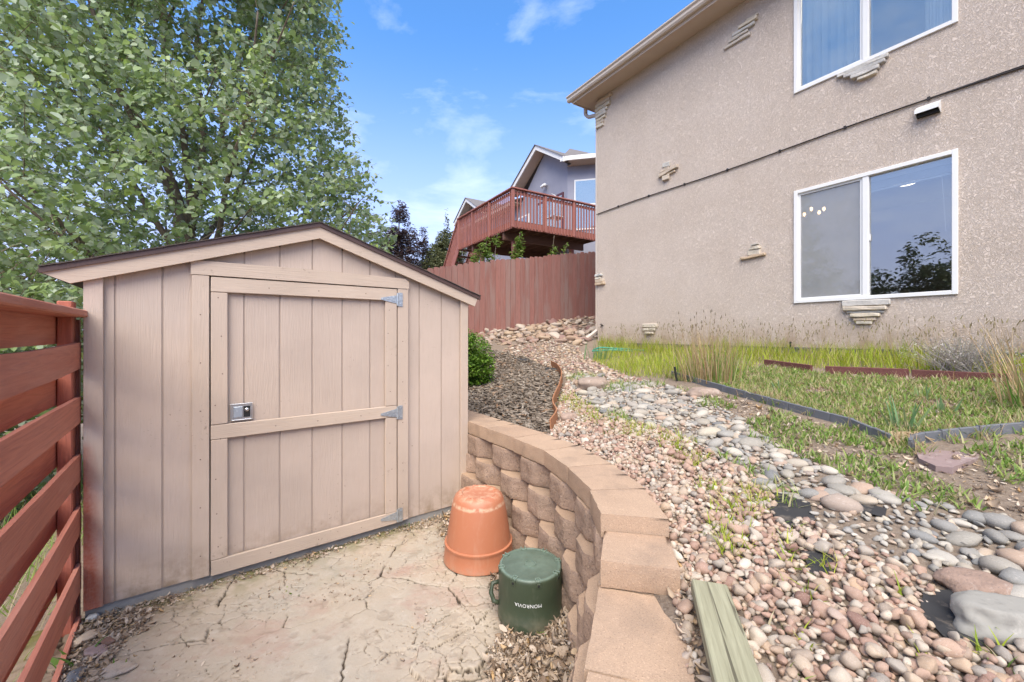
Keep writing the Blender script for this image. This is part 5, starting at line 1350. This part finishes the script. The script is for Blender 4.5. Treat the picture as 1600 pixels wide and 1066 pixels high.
# gable rakes, soffits, roofs
def slab(P, Q_, x0, x1, t, mat, name, par=nh):       # sloped slab between (y,z) P and Q_, from x0 to x1
    (ya, za), (yb, zb) = P, Q_; m = MB()
    m.add([(x, y, z) for x in (x0, x1) for (y, z) in ((ya, za), (yb, zb), (yb, zb + t), (ya, za + t))], [(0, 1, 2, 3), (7, 6, 5, 4)] + [(i, 4 + i, 4 + (i + 1) % 4, (i + 1) % 4) for i in range(4)])
    return m.build(name, MAT[mat], par)
sl = .62
for sg, ye in ((1, 5.35), (-1, 1.40)):
    ze = PK[1] - abs(ye - PK[0]) * sl
    slab((PK[0], PK[1]), (ye, ze), WX - .50, WX - .45, .20, 'white_trim', 'rake_board')
    slab((PK[0], PK[1]), (ye, ze), WX - .449, WX + .0, .02, 'soffit', 'soffit')
    slab((PK[0], PK[1] + .201), (ye, ze + .201), WX - .55, WX + 6, .02, 'roof_far', 'roof')
# lower eave between the gables, far gable
MB().box(WX - .55, WX - .50, 5.0, 11.8, 7.50, 7.68).build('fascia', MAT['soffit'], nh)
MB().box(WX - .499, WX - .001, 5.0, 11.8, 7.60, 7.62).build('soffit', MAT['soffit'], nh)
m = MB(); m.add([(WX - .58, 5.0, 7.69), (WX - .58, 12.5, 7.69), (WX + 3.5, 12.5, 9.2), (WX + 3.5, 5.0, 9.2)], [(0, 1, 2, 3)]); o = m.build('roof', MAT['roof_far'], nh); o.modifiers.new('t', 'SOLIDIFY').thickness = .05
PK2 = (10.0, 9.0)
wallpoly([(8.5, 7.69), (11.5, 7.69), PK2], 'stucco_blue', 'gable_wall', .1)
for ye in (11.65, 8.35):
    ze = PK2[1] - abs(ye - PK2[0]) * .62
    slab(PK2, (ye, ze), WX - .50, WX - .45, .20, 'white_trim', 'rake_board'); slab(PK2, (ye, ze), WX - .449, WX, .02, 'soffit', 'soffit')
    slab((PK2[0], PK2[1] + .201), (ye, ze + .201), WX - .55, WX + 4, .02, 'roof_far', 'roof')
# bay eave
m = MB(); e0 = (ba[0] - .35, ba[1] - .35); e1 = (bb[0] - .35, bb[1] - .45)
m.add([(WX - .02, 1.45, 8.2), (e0[0], e0[1] - .1, 8.2), (e1[0], e1[1], 8.2), (WX + 6, -.1, 8.2), (WX + 6, 1.7, 8.2), (WX, 1.75, 8.2)], [(0, 1, 2, 3, 4, 5)]); o = m.build('soffit', MAT['soffit'], nh); o.modifiers.new('t', 'SOLIDIFY').thickness = .02
m = MB(); m.bar((WX - .5, 1.55, 8.28), (e0[0], e0[1] - .1, 8.28), .04, .16); m.bar((e0[0], e0[1] - .1, 8.28), (e1[0], e1[1], 8.28), .04, .16); m.bar((e1[0], e1[1], 8.28), (WX + 6, -.1, 8.28), .04, .16); m.build('gutter', MAT['white_trim'], nh)
m = MB(); m.add([(WX - .5, 1.5, 8.37), (e0[0], e0[1] - .1, 8.37), (e1[0], e1[1], 8.37), (WX + 6, -.1, 8.37), (WX + 6, 2.2, 9.3), (WX + .5, 2.2, 9.2)], [(0, 1, 2, 3, 4, 5)]); m.build('roof', MAT['roof_far'], nh)
# sliding door, window, lamp
def flat(y0, y1, z0, z1, x0, x1, mat, name, par): return MB().box(WX - x1, WX - x0, y0, y1, z0, z1).build(name, MAT[mat], par)
d = flat(1.95, 3.75, DZ + .05, 7.25, .001, .05, 'maroon', 'patio_door', nh)
flat(2.03, 2.80, DZ + .15, 7.15, .051, .056, 'glass', 'pane', d); flat(2.88, 3.66, DZ + .15, 7.15, .051, .056, 'glass', 'pane', d)
flat(2.03, 2.80, DZ + .15, 7.15, .0502, .0506, 'room', 'interior', d); flat(2.88, 3.66, DZ + .15, 7.15, .0502, .0506, 'blind', 'blind', d)
for y0_, y1_ in ((4.4, 5.3), (7.2, 8.4)):
    wv = flat(y0_, y1_, 5.7, 7.0, .001, .04, 'white_trim', 'window', nh); flat(y0_ + .06, y1_ - .06, 5.76, 6.94, .041, .046, 'glass', 'pane', wv); flat(y0_ + .06, y1_ - .06, 5.76, 6.94, .0402, .0406, 'room', 'interior', wv)
m = MB(); m.tube([(WX - .01, 3.1, 7.85), (WX - .12, 3.1, 7.9)], .05, 8); m.tube([(WX - .12, 3.1, 7.9), (WX - .2, 2.98, 7.78)], [.04, .07], 8); m.tube([(WX - .12, 3.1, 7.9), (WX - .2, 3.24, 7.78)], [.04, .07], 8); m.build('flood_light', MAT['white'], nh, True)
# a pale chair back by the railing
ch_ = empty('deck_chair', (.04, 12.8, DZ + .035), DR); tag(ch_, 'white wire chair standing on the red deck by the railing', 'chair')
m = MB()
for a_ in range(0, 8): pass
m.tube([(1.72, .30, 1.12), (1.70, .28, 1.20), (1.8, .25, 1.16), (2.0, .22, 1.06), (2.2, .25, 1.1), (2.32, .3, 1.02), (2.2, .34, .96), (1.95, .35, 1.0), (1.75, .33, 1.08)], .016, 6); m.build('backrest', MAT['white'], ch_, True)
MB().box(1.75, 2.25, .2, .65, .44, .47, .01).build('seat', MAT['white'], ch_)
for x, y in ((1.78, .23), (2.22, .23), (1.78, .62), (2.22, .62)): MB().tube([(x, y, 0), (x, y, .44)], .014, 6).build('leg', MAT['white'], ch_)
for x in (1.82, 2.18): MB().tube([(x, .3, .47), (x, .3, 1.0)], .012, 6).build('back_post', MAT['white'], ch_)
# saplings at the foot of the deck
def sapling(u, v, Y, r0, h, lab, n):
    X = (u - 800) / F * Y; z = HC - (v - HV) / F * Y
    leafy('sapling', lab, 'shrub', (X, Y, z - h), [((0, 0, h * .55), (r0, r0 * .8, h * .42)), ((r0 * .4, 0, h * .85), (r0 * .5, r0 * .5, h * .2)), ((-r0 * .5, 0, h * .6), (r0 * .6, r0 * .5, h * .25))], n, .10, 'lime_leaf', [([(0, 0, 0), (0, 0, h * .6), (r0 * .4, 0, h)], .02, .006), ([(0, 0, 0), (-r0 * .5, 0, h * .7)], .02, .006)], gap=.0)
sapling(752, 376, 12.4, .42, 2.6, 'lime green shrub under the left side of the deck', 1900)
sapling(772, 366, 12.8, .25, 2.6, 'slim lime shrub at the deck corner', 700)
sapling(808, 364, 12.5, .22, 2.6, 'upright lime sapling in front of the deck post', 1100)
sapling(862, 368, 13.0, .20, 2.2, 'thin sparse sapling under the right side of deck', 260)
sapling(880, 380, 13.0, .28, 2.0, 'low spindly bush above the board fence', 420)

# ------------------------------------------------------------------ planting bed beside the house
def area(x, y, s0, s1, d0, d1):
    s, d = sd_of(x, y); return (s > s0) & (s < s1) & (d > d0) & (d < d1)
GBED = gpoly([(925, 566), (985, 590), (1050, 592), (1130, 600), (1195, 568), (1290, 578), (1420, 584), (1600, 594), (1720, 600)]) + [from_sd(7.5, .02), from_sd(.1, .02)]
X, Y = scatter(lambda x, y: inside(x, y, GBED) & ~in_house(x, y) & (vnoise(x, y, 3, 400) + .5 * vnoise(x, y, 9, 401) > .36), (1, 6.5, 2.5, 9), .028, 1.)
n = len(X); P = np.stack([X, Y, terr(X, Y)], -1); h = rng.uniform(.06, .27, n) * (.45 + 1.0 * vnoise(X, Y, 2.5, 410)) * np.where(sd_of(X, Y)[1] > .75, .6, 1.)
V, Q = blades(P, h, rng.uniform(.004, .009, n), h * rng.uniform(.15, .8, n)); stuff('grass', V, Q, 'grass'); bpy.data.objects['grass']['label'] = 'tall yellow green grass along the foot of the stucco wall'
# seed heads
X, Y = scatter(lambda x, y: inside(x, y, GBED) & area(x, y, .8, 7.5, .02, .75), (1, 6.5, 2.5, 9), .085, 1.)
n = len(X); P = np.stack([X, Y, terr(X, Y)], -1); h = rng.uniform(.22, .48, n); az = rng.uniform(0, 6.28, n); ln = h * rng.uniform(.1, .5, n)
tip = P + np.stack([np.cos(az) * ln, np.sin(az) * ln, h], -1); V1, Q1 = sticks(P, tip, .0014)
dv = tip - P; dv /= np.linalg.norm(dv, axis=1, keepdims=True); dv[:, 2] -= .25
o1 = stuff('seed_stalks', V1, Q1, 'straw'); V2, Q2 = sticks(tip, tip + dv * rng.uniform(.03, .06, n)[:, None], .0055); stuff('seed_heads', V2, Q2, 'seed_head')
# low weeds between the edgings, and over the cobbles
def weeds(name, fn, bbox, step, ln, wd, mat, k=7):
    X, Y = scatter(fn, bbox, step, 1.); n = len(X)
    if not n: return
    X = np.repeat(X, k) + rng.normal(0, step * .25, n * k); Y = np.repeat(Y, k) + rng.normal(0, step * .25, n * k); m_ = n * k
    P = np.stack([X, Y, terr(X, Y) + .004], -1); L = rng.uniform(.5, 1.2, m_) * ln; tilt = rng.uniform(.3, 1.3, m_)
    V, Q = blades(P, L * np.cos(tilt) + .008, rng.uniform(.6, 1.3, m_) * wd, L * np.sin(tilt), curl=.8); return stuff(name, V, Q, mat)
BED2 = gpoly([(1050, 592), (1130, 608), (1200, 628), (1265, 645), (1330, 664), (1395, 690), (1470, 684), (1600, 672), (1720, 664), (1720, 604), (1600, 600), (1425, 592), (1290, 586), (1195, 574), (1130, 585)])
weeds('weeds', lambda x, y: inside(x, y, BED2) & (vnoise(x, y, 3.2, 420) + .25 * vnoise(x, y, 11, 421) > .34), (1, 6, 1.2, 7), .036, .055, .010, 'weed')
weeds('dry_stems', lambda x, y: inside(x, y, BED2), (1, 6, 1.2, 7), .055, .11, .0032, 'straw', 3)
WD2 = GB + [gnd(1850, 690)[:2]] + gpoly([(1700, 690), (1600, 692), (1430, 715), (1395, 700), (1330, 676), (1200, 640), (1125, 616)])
weeds('weeds', lambda x, y: inside(x, y, WD2) & (vnoise(x, y, 3.6, 430) > .40 + .35 * sstep(1.9, 2.8, x) * sstep(2.6, 1.6, y)), (.6, 5, .6, 7), .045, .060, .0095, 'weed')
weeds('weeds', lambda x, y: inside(x, y, cob_poly) & (vnoise(x, y, 3.2, 440) > .66), (.4, 5, .4, 7.5), .06, .10, .008, 'weed', 6)
gcl = [gnd(u, v)[:2] + (r_,) for u, v, r_ in [(1155, 800, .16), (1180, 780, .12), (1135, 835, .12), (940, 640, .35), (960, 650, .35), (1010, 670, .3), (1060, 690, .22), (905, 625, .35), (1150, 870, .08), (1230, 860, .08), (1260, 940, .05), (1285, 890, .08), (1400, 940, .05), (1255, 1010, .03), (1110, 770, .12), (1240, 890, .05), (1545, 1030, .06), (1075, 720, .15), (1450, 1030, .05)]]
def near_clumps(x, y):
    r_ = np.zeros(np.shape(x), bool)
    for cx, cy, cr_ in gcl: r_ |= ((x - cx) ** 2 + (y - cy) ** 2 < cr_ ** 2 * rng.uniform(.1, 1, np.shape(x)))
    return r_
weeds('sprouts', lambda x, y: near_clumps(x, y) & gravel_area(x, y), (-.2, 4, .4, 7), .038, .085, .006, 'grass', 5)
weeds('sprouts', lambda x, y: gravel_area(x, y) & (rng.uniform(0, 1, np.shape(x)) < .05), (-.2, 4, .4, 7), .08, .07, .006, 'weed', 5)
eg = np.array(catmull(GC, 6) + gpoly([(1424, 706), (1470, 688), (1530, 682), (1600, 676), (1700, 668)]))
def near_edge(x, y):
    d = np.full(np.shape(x), 9.)
    for p in eg: d = np.minimum(d, (x - p[0]) ** 2 + (y - p[1]) ** 2)
    return (d < .09 ** 2) & (vnoise(x, y, 6, 450) > .42)
weeds('weeds', near_edge, (1, 6, 1.2, 7), .045, .09, .008, 'weed', 5)
weeds('dry_stems', near_edge, (1, 6, 1.2, 7), .05, .16, .0035, 'straw', 5)
# soil litter among the weeds on the right
CURLV = np.array([(x, w_ * y, .26 * (2 * x - 1) ** 2 - .10 + .22 * y * y) for x, w_ in ((0, .06), (.3, .24), (.7, .26), (1., .05)) for y in (-1., 0., 1.)])
CURLQ = np.array([(3 * i + j, 3 * i + 3 + j, 3 * i + 4 + j, 3 * i + 1 + j) for i in range(3) for j in range(2)])
def litter(name, fn, bbox, step, size, mat='litter', zf=terr, lift=.010, shape=OVALV, tilt=.35):
    X, Y = scatter(fn, bbox, step, 1.); n = len(X)
    az = rng.uniform(0, 6.28, n); d = np.stack([np.cos(az), np.sin(az), rng.normal(0, tilt, n)], -1); hint = np.stack([rng.normal(0, tilt * 1.3, n), rng.normal(0, tilt * 1.3, n), np.ones(n)], -1)
    S3 = np.clip(rng.lognormal(math.log(size), .45, n), size * .35, size * 2.4)[:, None] * np.stack([np.ones(n), rng.uniform(.45, 1.25, n), rng.normal(.7, .7, n)], -1)
    P = np.stack([X, Y, zf(X, Y) + rng.uniform(.002, 1, n) * lift], -1)
    V = (np.einsum('nij,nvj->nvi', frames(d, hint), CURLV[None] * S3[:, None, :]) + P[:, None, :]).reshape(-1, 3)
    Q = (CURLQ[None] + (np.arange(n) * 12)[:, None, None]).reshape(-1, 4)
    return stuff(name, V, Q, mat)
litter('leaf_litter', lambda x, y: inside(x, y, WD2) | inside(x, y, BED2), (.6, 6, .6, 7), .030, .022)
# leaf litter on the slab: round the green pot, along the wall, in the fence corner
flat0 = lambda x, y: np.zeros(np.shape(x)) - .004
def lit_a(x, y):
    d = wall_x(y) - x
    blob = ((x - .20) / .30) ** 2 + ((y - 1.95) / .42) ** 2
    b2 = ((x + .27) / .30) ** 2 + ((y - 3.32) / .22) ** 2
    nn = fbm(x, y, 5, 3, 500)
    return (d > .05) & (((blob < .6 + nn) | (b2 < .6 + nn * .9) | ((d < .22 + .3 * nn) & (y < 3.6)) | ((x < -1.75 + .4 * (nn - .5) - .25 * (y - 1.6)) & (x > -2.3 - .3 * (y - 2.2) * 0) & (y < 2.35))))
front = lambda x, y: ((x + 2.363) * .602 - (y - 2.264) * .799) > .01
fence_side = lambda x, y: ((x + 2.40) * FD.y - (y - 2.2) * FD.x) < -.06
litter('leaf_litter', lambda x, y: lit_a(x, y) & front(x, y) & fence_side(x, y) & (((x - .103) ** 2 + (y - 2.325) ** 2) > .185 ** 2) & (((x + .236) ** 2 + (y - 2.9) ** 2) > .25 ** 2), (-2.6, .6, 1.2, 4), .012, .019, zf=flat0, lift=.018)
litter('leaf_litter', lambda x, y: lit_a(x, y) & front(x, y) & fence_side(x, y) & (x > -.1) & (y < 2.2) & (((x - .103) ** 2 + (y - 2.325) ** 2) > .21 ** 2), (-.6, .6, 1.2, 4), .018, .026, zf=flat0, lift=.035, shape=LEAFV, tilt=.6)
litter('crumbs', lambda x, y: front(x, y) & fence_side(x, y) & (x < wall_x(y) - .03) & (fbm(x, y, 4, 3, 510) > .52) & (((x + .236) ** 2 + (y - 2.9) ** 2) > .25 ** 2), (-2.6, .6, 1.2, 4), .030, .010, zf=flat0, lift=.008)
sdist = lambda x, y: ((x + 2.363) * .602 - (y - 2.264) * .799)
litter('crumbs', lambda x, y: (sdist(x, y) > .004) & (sdist(x, y) < .05 + .10 * fbm(x, y, 6, 3, 520)) & (x < -.5) & fence_side(x, y), (-2.6, -.4, 1.8, 4), .013, .013, zf=flat0, lift=.014)
# heap of dead leaves between the green pot and the wall
hx, hy = .30, 1.98
litter('leaf_heap', lambda x, y: (((x - hx) / .13) ** 2 + ((y - hy) / .38) ** 2 < 1) & (x < wall_x(y) - .10), (0, .6, 1.4, 2.6), .0105, .029, zf=lambda x, y: .11 * np.exp(-((x - hx - .06) / .10) ** 2 - ((y - hy) / .3) ** 2), lift=.03, shape=LEAFV, tilt=.6)
# gravel and twigs behind the cap, by the plank
litter('leaf_litter', lambda x, y: (x - wall_x(y) > .27) & (x - wall_x(y) < .36) & (y < 1.75), (.2, 1.2, .5, 2.4), .018, .022, lift=.02)
# mulch
MUL = [(-1.6, 6.4), (-.55, 4.2)] + [(float(wall_x(y)) + .26, y) for y in np.arange(3.95, 2.95, -.15)] + gpoly([(860, 670), (866, 640), (876, 610), (877, 592), (866, 577), (830, 564), (795, 552), (760, 548)]) + [(-1.3, 8.2)]
X, Y = scatter(lambda x, y: inside(x, y, MUL), (-2, 1.6, 2.8, 8.8), .030, 1.)
n = len(X); az = rng.uniform(0, 6.28, n); d = np.stack([np.cos(az), np.sin(az), rng.normal(0, .28, n)], -1); fr = frames(d, np.stack([rng.normal(0, .5, n), rng.normal(0, .5, n), np.ones(n)], -1))
BOX = np.array([(x, y, z) for z in (-.5, .5) for y in (-.5, .5) for x in (-.5, .5)]); BQ = np.array([(0, 2, 3, 1), (4, 5, 7, 6), (0, 1, 5, 4), (2, 6, 7, 3), (0, 4, 6, 2), (1, 3, 7, 5)])
dim = np.stack([rng.uniform(.03, .10, n), rng.uniform(.012, .032, n), rng.uniform(.005, .012, n)], -1)
V = np.einsum('nij,nvj->nvi', fr, BOX[None] * dim[:, None, :]) + np.stack([X, Y, terr(X, Y) + rng.uniform(0, .03, n)], -1)[:, None, :]
o = stuff('mulch', V.reshape(-1, 3), (BQ[None] + (np.arange(n) * 8)[:, None, None]).reshape(-1, 4), 'mulch')
# rolled black fabric edge at the top of the mulch
for (u, v, L, lab) in ((815, 565, .32, 'crumpled black fabric at the upper edge of the mulch'), (865, 580, .26, 'crumpled black fabric at the top of the rusty edging')):
    x, y, z = gnd(u, v); m = MB(); n = 9; V = []
    for i in range(n + 1):
        for j in range(4): V.append((L * (i / n - .5), .10 * (j / 3 - .5), .03 * math.sin(j * 1.0) + .03 * mnoise.noise(Vector((i * .9, j * 1.3, u))) + .02))
    m.add(V, [(i * 4 + j, i * 4 + j + 1, i * 4 + j + 5, i * 4 + j + 4) for i in range(n) for j in range(3)]); o = m.build('landscape_fabric', MAT['fabric']); o.location = (x, y, z); o.rotation_euler = (0, 0, -.5); tag(o, lab, 'weed fabric')

# clumps with a label of their own
def clump(name, label, cat, u, v, n, h, spread, w, mats, curl=.5, at=None, group=None, lean=.45):
    x, y, z = at or gnd(u, v); r = empty(name, (x, y, z)); tag(r, label, cat, group)
    for mat, frac, hs in mats:
        k = max(3, int(n * frac)); P = np.stack([x + rng.normal(0, spread * .35, k), y + rng.normal(0, spread * .35, k), np.full(k, z - .01)], -1)
        az = np.arctan2(P[:, 1] - y, P[:, 0] - x) + rng.normal(0, .7, k); hh = h * hs * rng.uniform(.55, 1.05, k)
        V, Q = blades(P, hh, rng.uniform(.7, 1.3, k) * w, hh * rng.uniform(.05, lean, k), az, curl, 4); stuff('dry_blades' if mat == 'straw' else 'blades', V, Q, mat, r)
    return r, (x, y, z)
r_, c_ = clump('reed_clump', 'tall clump of tan reeds with dark seed heads by the stucco wall', 'ornamental grass', 1112, 594, 300, .62, .42, .009, [('straw', .55, 1.0), ('reed', .45, .75)])
k = 26; P = np.stack([c_[0] + rng.normal(0, .15, k), c_[1] + rng.normal(0, .12, k), np.full(k, c_[2])], -1); T = P + np.stack([rng.normal(0, .12, k), rng.normal(0, .08, k), rng.uniform(.55, .80, k)], -1)
V, Q = sticks(P, T, .0022); stuff('stalks', V, Q, 'straw', r_); V, Q = sticks(T, T + np.array([0, 0, .03]), .006); stuff('seed_tips', V, Q, 'twig', r_)
r_, c_ = clump('reed_clump', 'tan reed clump with long leaning straws at the right edge', 'ornamental grass', 1612, 640, 90, .62, .22, .009, [('straw', .6, 1.1), ('reed', .5, .6)], lean=.7)
k = 12; P = np.stack([c_[0] + rng.normal(0, .06, k), c_[1] + rng.normal(0, .06, k), np.full(k, c_[2])], -1); T = P + np.stack([rng.normal(-.12, .14, k), rng.normal(0, .1, k), rng.uniform(.4, .62, k)], -1)
V, Q = sticks(P, T, .0025); stuff('stalks', V, Q, 'straw', r_)
clump('iris_plant', 'large iris fan with broad blue green blades above bare roots', 'iris', 1413, 672, 13, .24, .10, .022, [('iris', 1., 1.)], .2, lean=.5)
clump('iris_plant', 'small iris to the right of the large iris fan', 'iris', 1470, 645, 8, .16, .08, .016, [('iris', 1., 1.)], .2)
clump('iris_plant', 'small iris left of the large fan in the weeds', 'iris', 1215, 610, 8, .15, .10, .014, [('iris', 1., 1.)], .2)
clump('iris_plant', 'iris tuft at the house corner beside the green hose', 'iris', 935, 562, 30, .34, .35, .016, [('iris', 1., 1.)], .3)
clump('iris_plant', 'small iris shoots in front of the long red edging board', 'iris', 1440, 625, 8, .16, .09, .014, [('iris', 1., 1.)], .2)
# bare iris roots hanging over the edging
x, y, z = gnd(1412, 690); m = MB()
for k in range(26):
    a = rng.uniform(-.10, .10); P = [(a, 0, .06)]
    for q in range(4): P.append((P[-1][0] + random.uniform(-.035, .035), P[-1][1] - random.uniform(.005, .03), P[-1][2] - random.uniform(.0, .04)))
    m.tube(catmull(P, 3), .0035, 5)
o = m.build('root_tangle', MAT['straw'], None, True); o.location = (x, y, z); tag(o, 'tangle of bare pale roots under the large iris fan', 'roots')
# dry lavender
x, y, z = gnd(1508, 583); r_ = empty('dry_shrub', (x, y, z)); tag(r_, 'grey dry lavender shrub below the right window corner', 'shrub')
k = 520; P = np.stack([x + rng.normal(0, .09, k), y + rng.normal(0, .08, k), np.full(k, z)], -1); T = P + np.stack([rng.normal(0, .16, k), rng.normal(0, .12, k), rng.uniform(.08, .34, k)], -1)
V, Q = sticks(P, T, .0022); stuff('twigs', V, Q, 'twig_grey', r_)
k = 1500; jj = rng.integers(0, 520, k); t_ = rng.uniform(.4, 1, k)[:, None]; C_ = P[jj] * (1 - t_) + T[jj] * t_; V, Q = leaf_batch(C_, rand_leaf_frames(k, -.3), rng.uniform(.015, .035, k), OVALV * np.array([1, .6, 1])); stuff('dry_leaves', V, Q, 'twig_grey', r_)
# weeds on the slab edge
for (u, v, lab, mt, n_, h_) in ((840, 985, 'small green weed at the foot of the green pot', 'weed', 14, .07), (118, 1030, 'broad leaved green weed at the foot of the slat fence', 'reed', 5, .13), (190, 1052, 'low green weed on the near edge of the slab', 'reed', 4, .06), (628, 822, 'flat green moss weed below the shed door hinge', 'weed', 26, .035), (455, 925, 'tiny green sprout in a slab crack', 'weed', 4, .03)):
    x, y, z = gnd(u, v, lambda a, b_: np.zeros_like(a)); clump('weed_plant', lab, 'weed', 0, 0, n_, h_, .09, .020 if n_ < 20 else .01, [(mt, 1., 1.)], .8, (x, y, .0), lean=1.4)
# hose, stakes
x, y, z = gnd(955, 552); m = MB(); P = [(-.35, .02, .05), (-.2, -.03, .10), (0, .0, .09), (.25, .05, .08), (.5, .12, .06), (.9, .1, .03)]
m.tube(catmull(P, 6), .014, 8); m.tube(catmull([(-.36, .0, .03), (-.15, -.06, .05), (.1, -.04, .06), (.4, .0, .04)], 6), .014, 8); o = m.build('garden_hose', MAT['hose'], None, True); o.location = (x, y, z); o.rotation_euler = (0, 0, -.5); tag(o, 'green garden hose lying in grass at the house corner', 'hose')
x, y, z = gnd(1058, 596); o = MB().bar((0, 0, -.03), (-.03, 0, .17), .022, .022, (0, 1, 0), .003).build('path_stake', MAT['black']); o.location = (x, y, z); tag(o, 'short black stake leaning left of the reed clump', 'stake')
x, y = from_sd(3.78, .12); z = float(terr(x, y)); o = MB().tube([(0, 0, -.03), (0, 0, .16)], .011, 8).tube([(0, 0, .16), (0, 0, .18)], .015, 8).build('sprinkler_riser', MAT['black']); o.location = (x, y, z); tag(o, 'thin black sprinkler riser in grass below the window', 'sprinkler')
# splash stone under the downspout
p = hw(-.36, -.72, -.08); boulder('splash_stone', 0, 0, (.30, .22, .12), 'boulder_pink', 'reddish stone under the downspout outlet', .4, 120., 3, .15, .2, 'stone', (p.x, p.y, float(terr(p.x, p.y))))
# neighbour's grass beyond the slat fence
X, Y = scatter(lambda x, y: ~fence_side(x, y) & (((x + 2.40) * FD.y - (y - 2.2) * FD.x) > .12) & ~(( (x - sx_) * EX + (y - sy_) * EY > -.1) & (-(x - sx_) * EY + (y - sy_) * EX > -.1)), (-6, -1.0, .2, 5.5), .06, 1.)
n = len(X); h = rng.uniform(.10, .42, n); V, Q = blades(np.stack([X, Y, terr(X, Y)], -1), h, rng.uniform(.005, .010, n), h * rng.uniform(.2, .9, n)); stuff('lawn', V, Q, 'weed')

GROUPS = {'boulder': 'single boulders along the gravel and edging', 'stone': 'loose stones beside the slat fence', 'iris_plant': 'iris plants in the bed', 'weed_plant': 'weeds on the cracked slab', 'landscape_fabric': 'exposed pieces of black landscape fabric',
          'edging_board': 'dark red edging boards in the bed', 'landscape_edging': 'dark grey plastic edging runs', 'reed_clump': 'tan reed clumps', 'yard_tree': 'trees across the lawn mirrored in the window', 'sapling': 'saplings at the foot of the deck', 'plum_tree': 'purple leaved trees behind the shed'}
for o in S.objects:
    if o.parent is None and o.get('category'):
        g = GROUPS.get(o.name.split('.')[0])
        if g and not o.get('group'): o['group'] = g
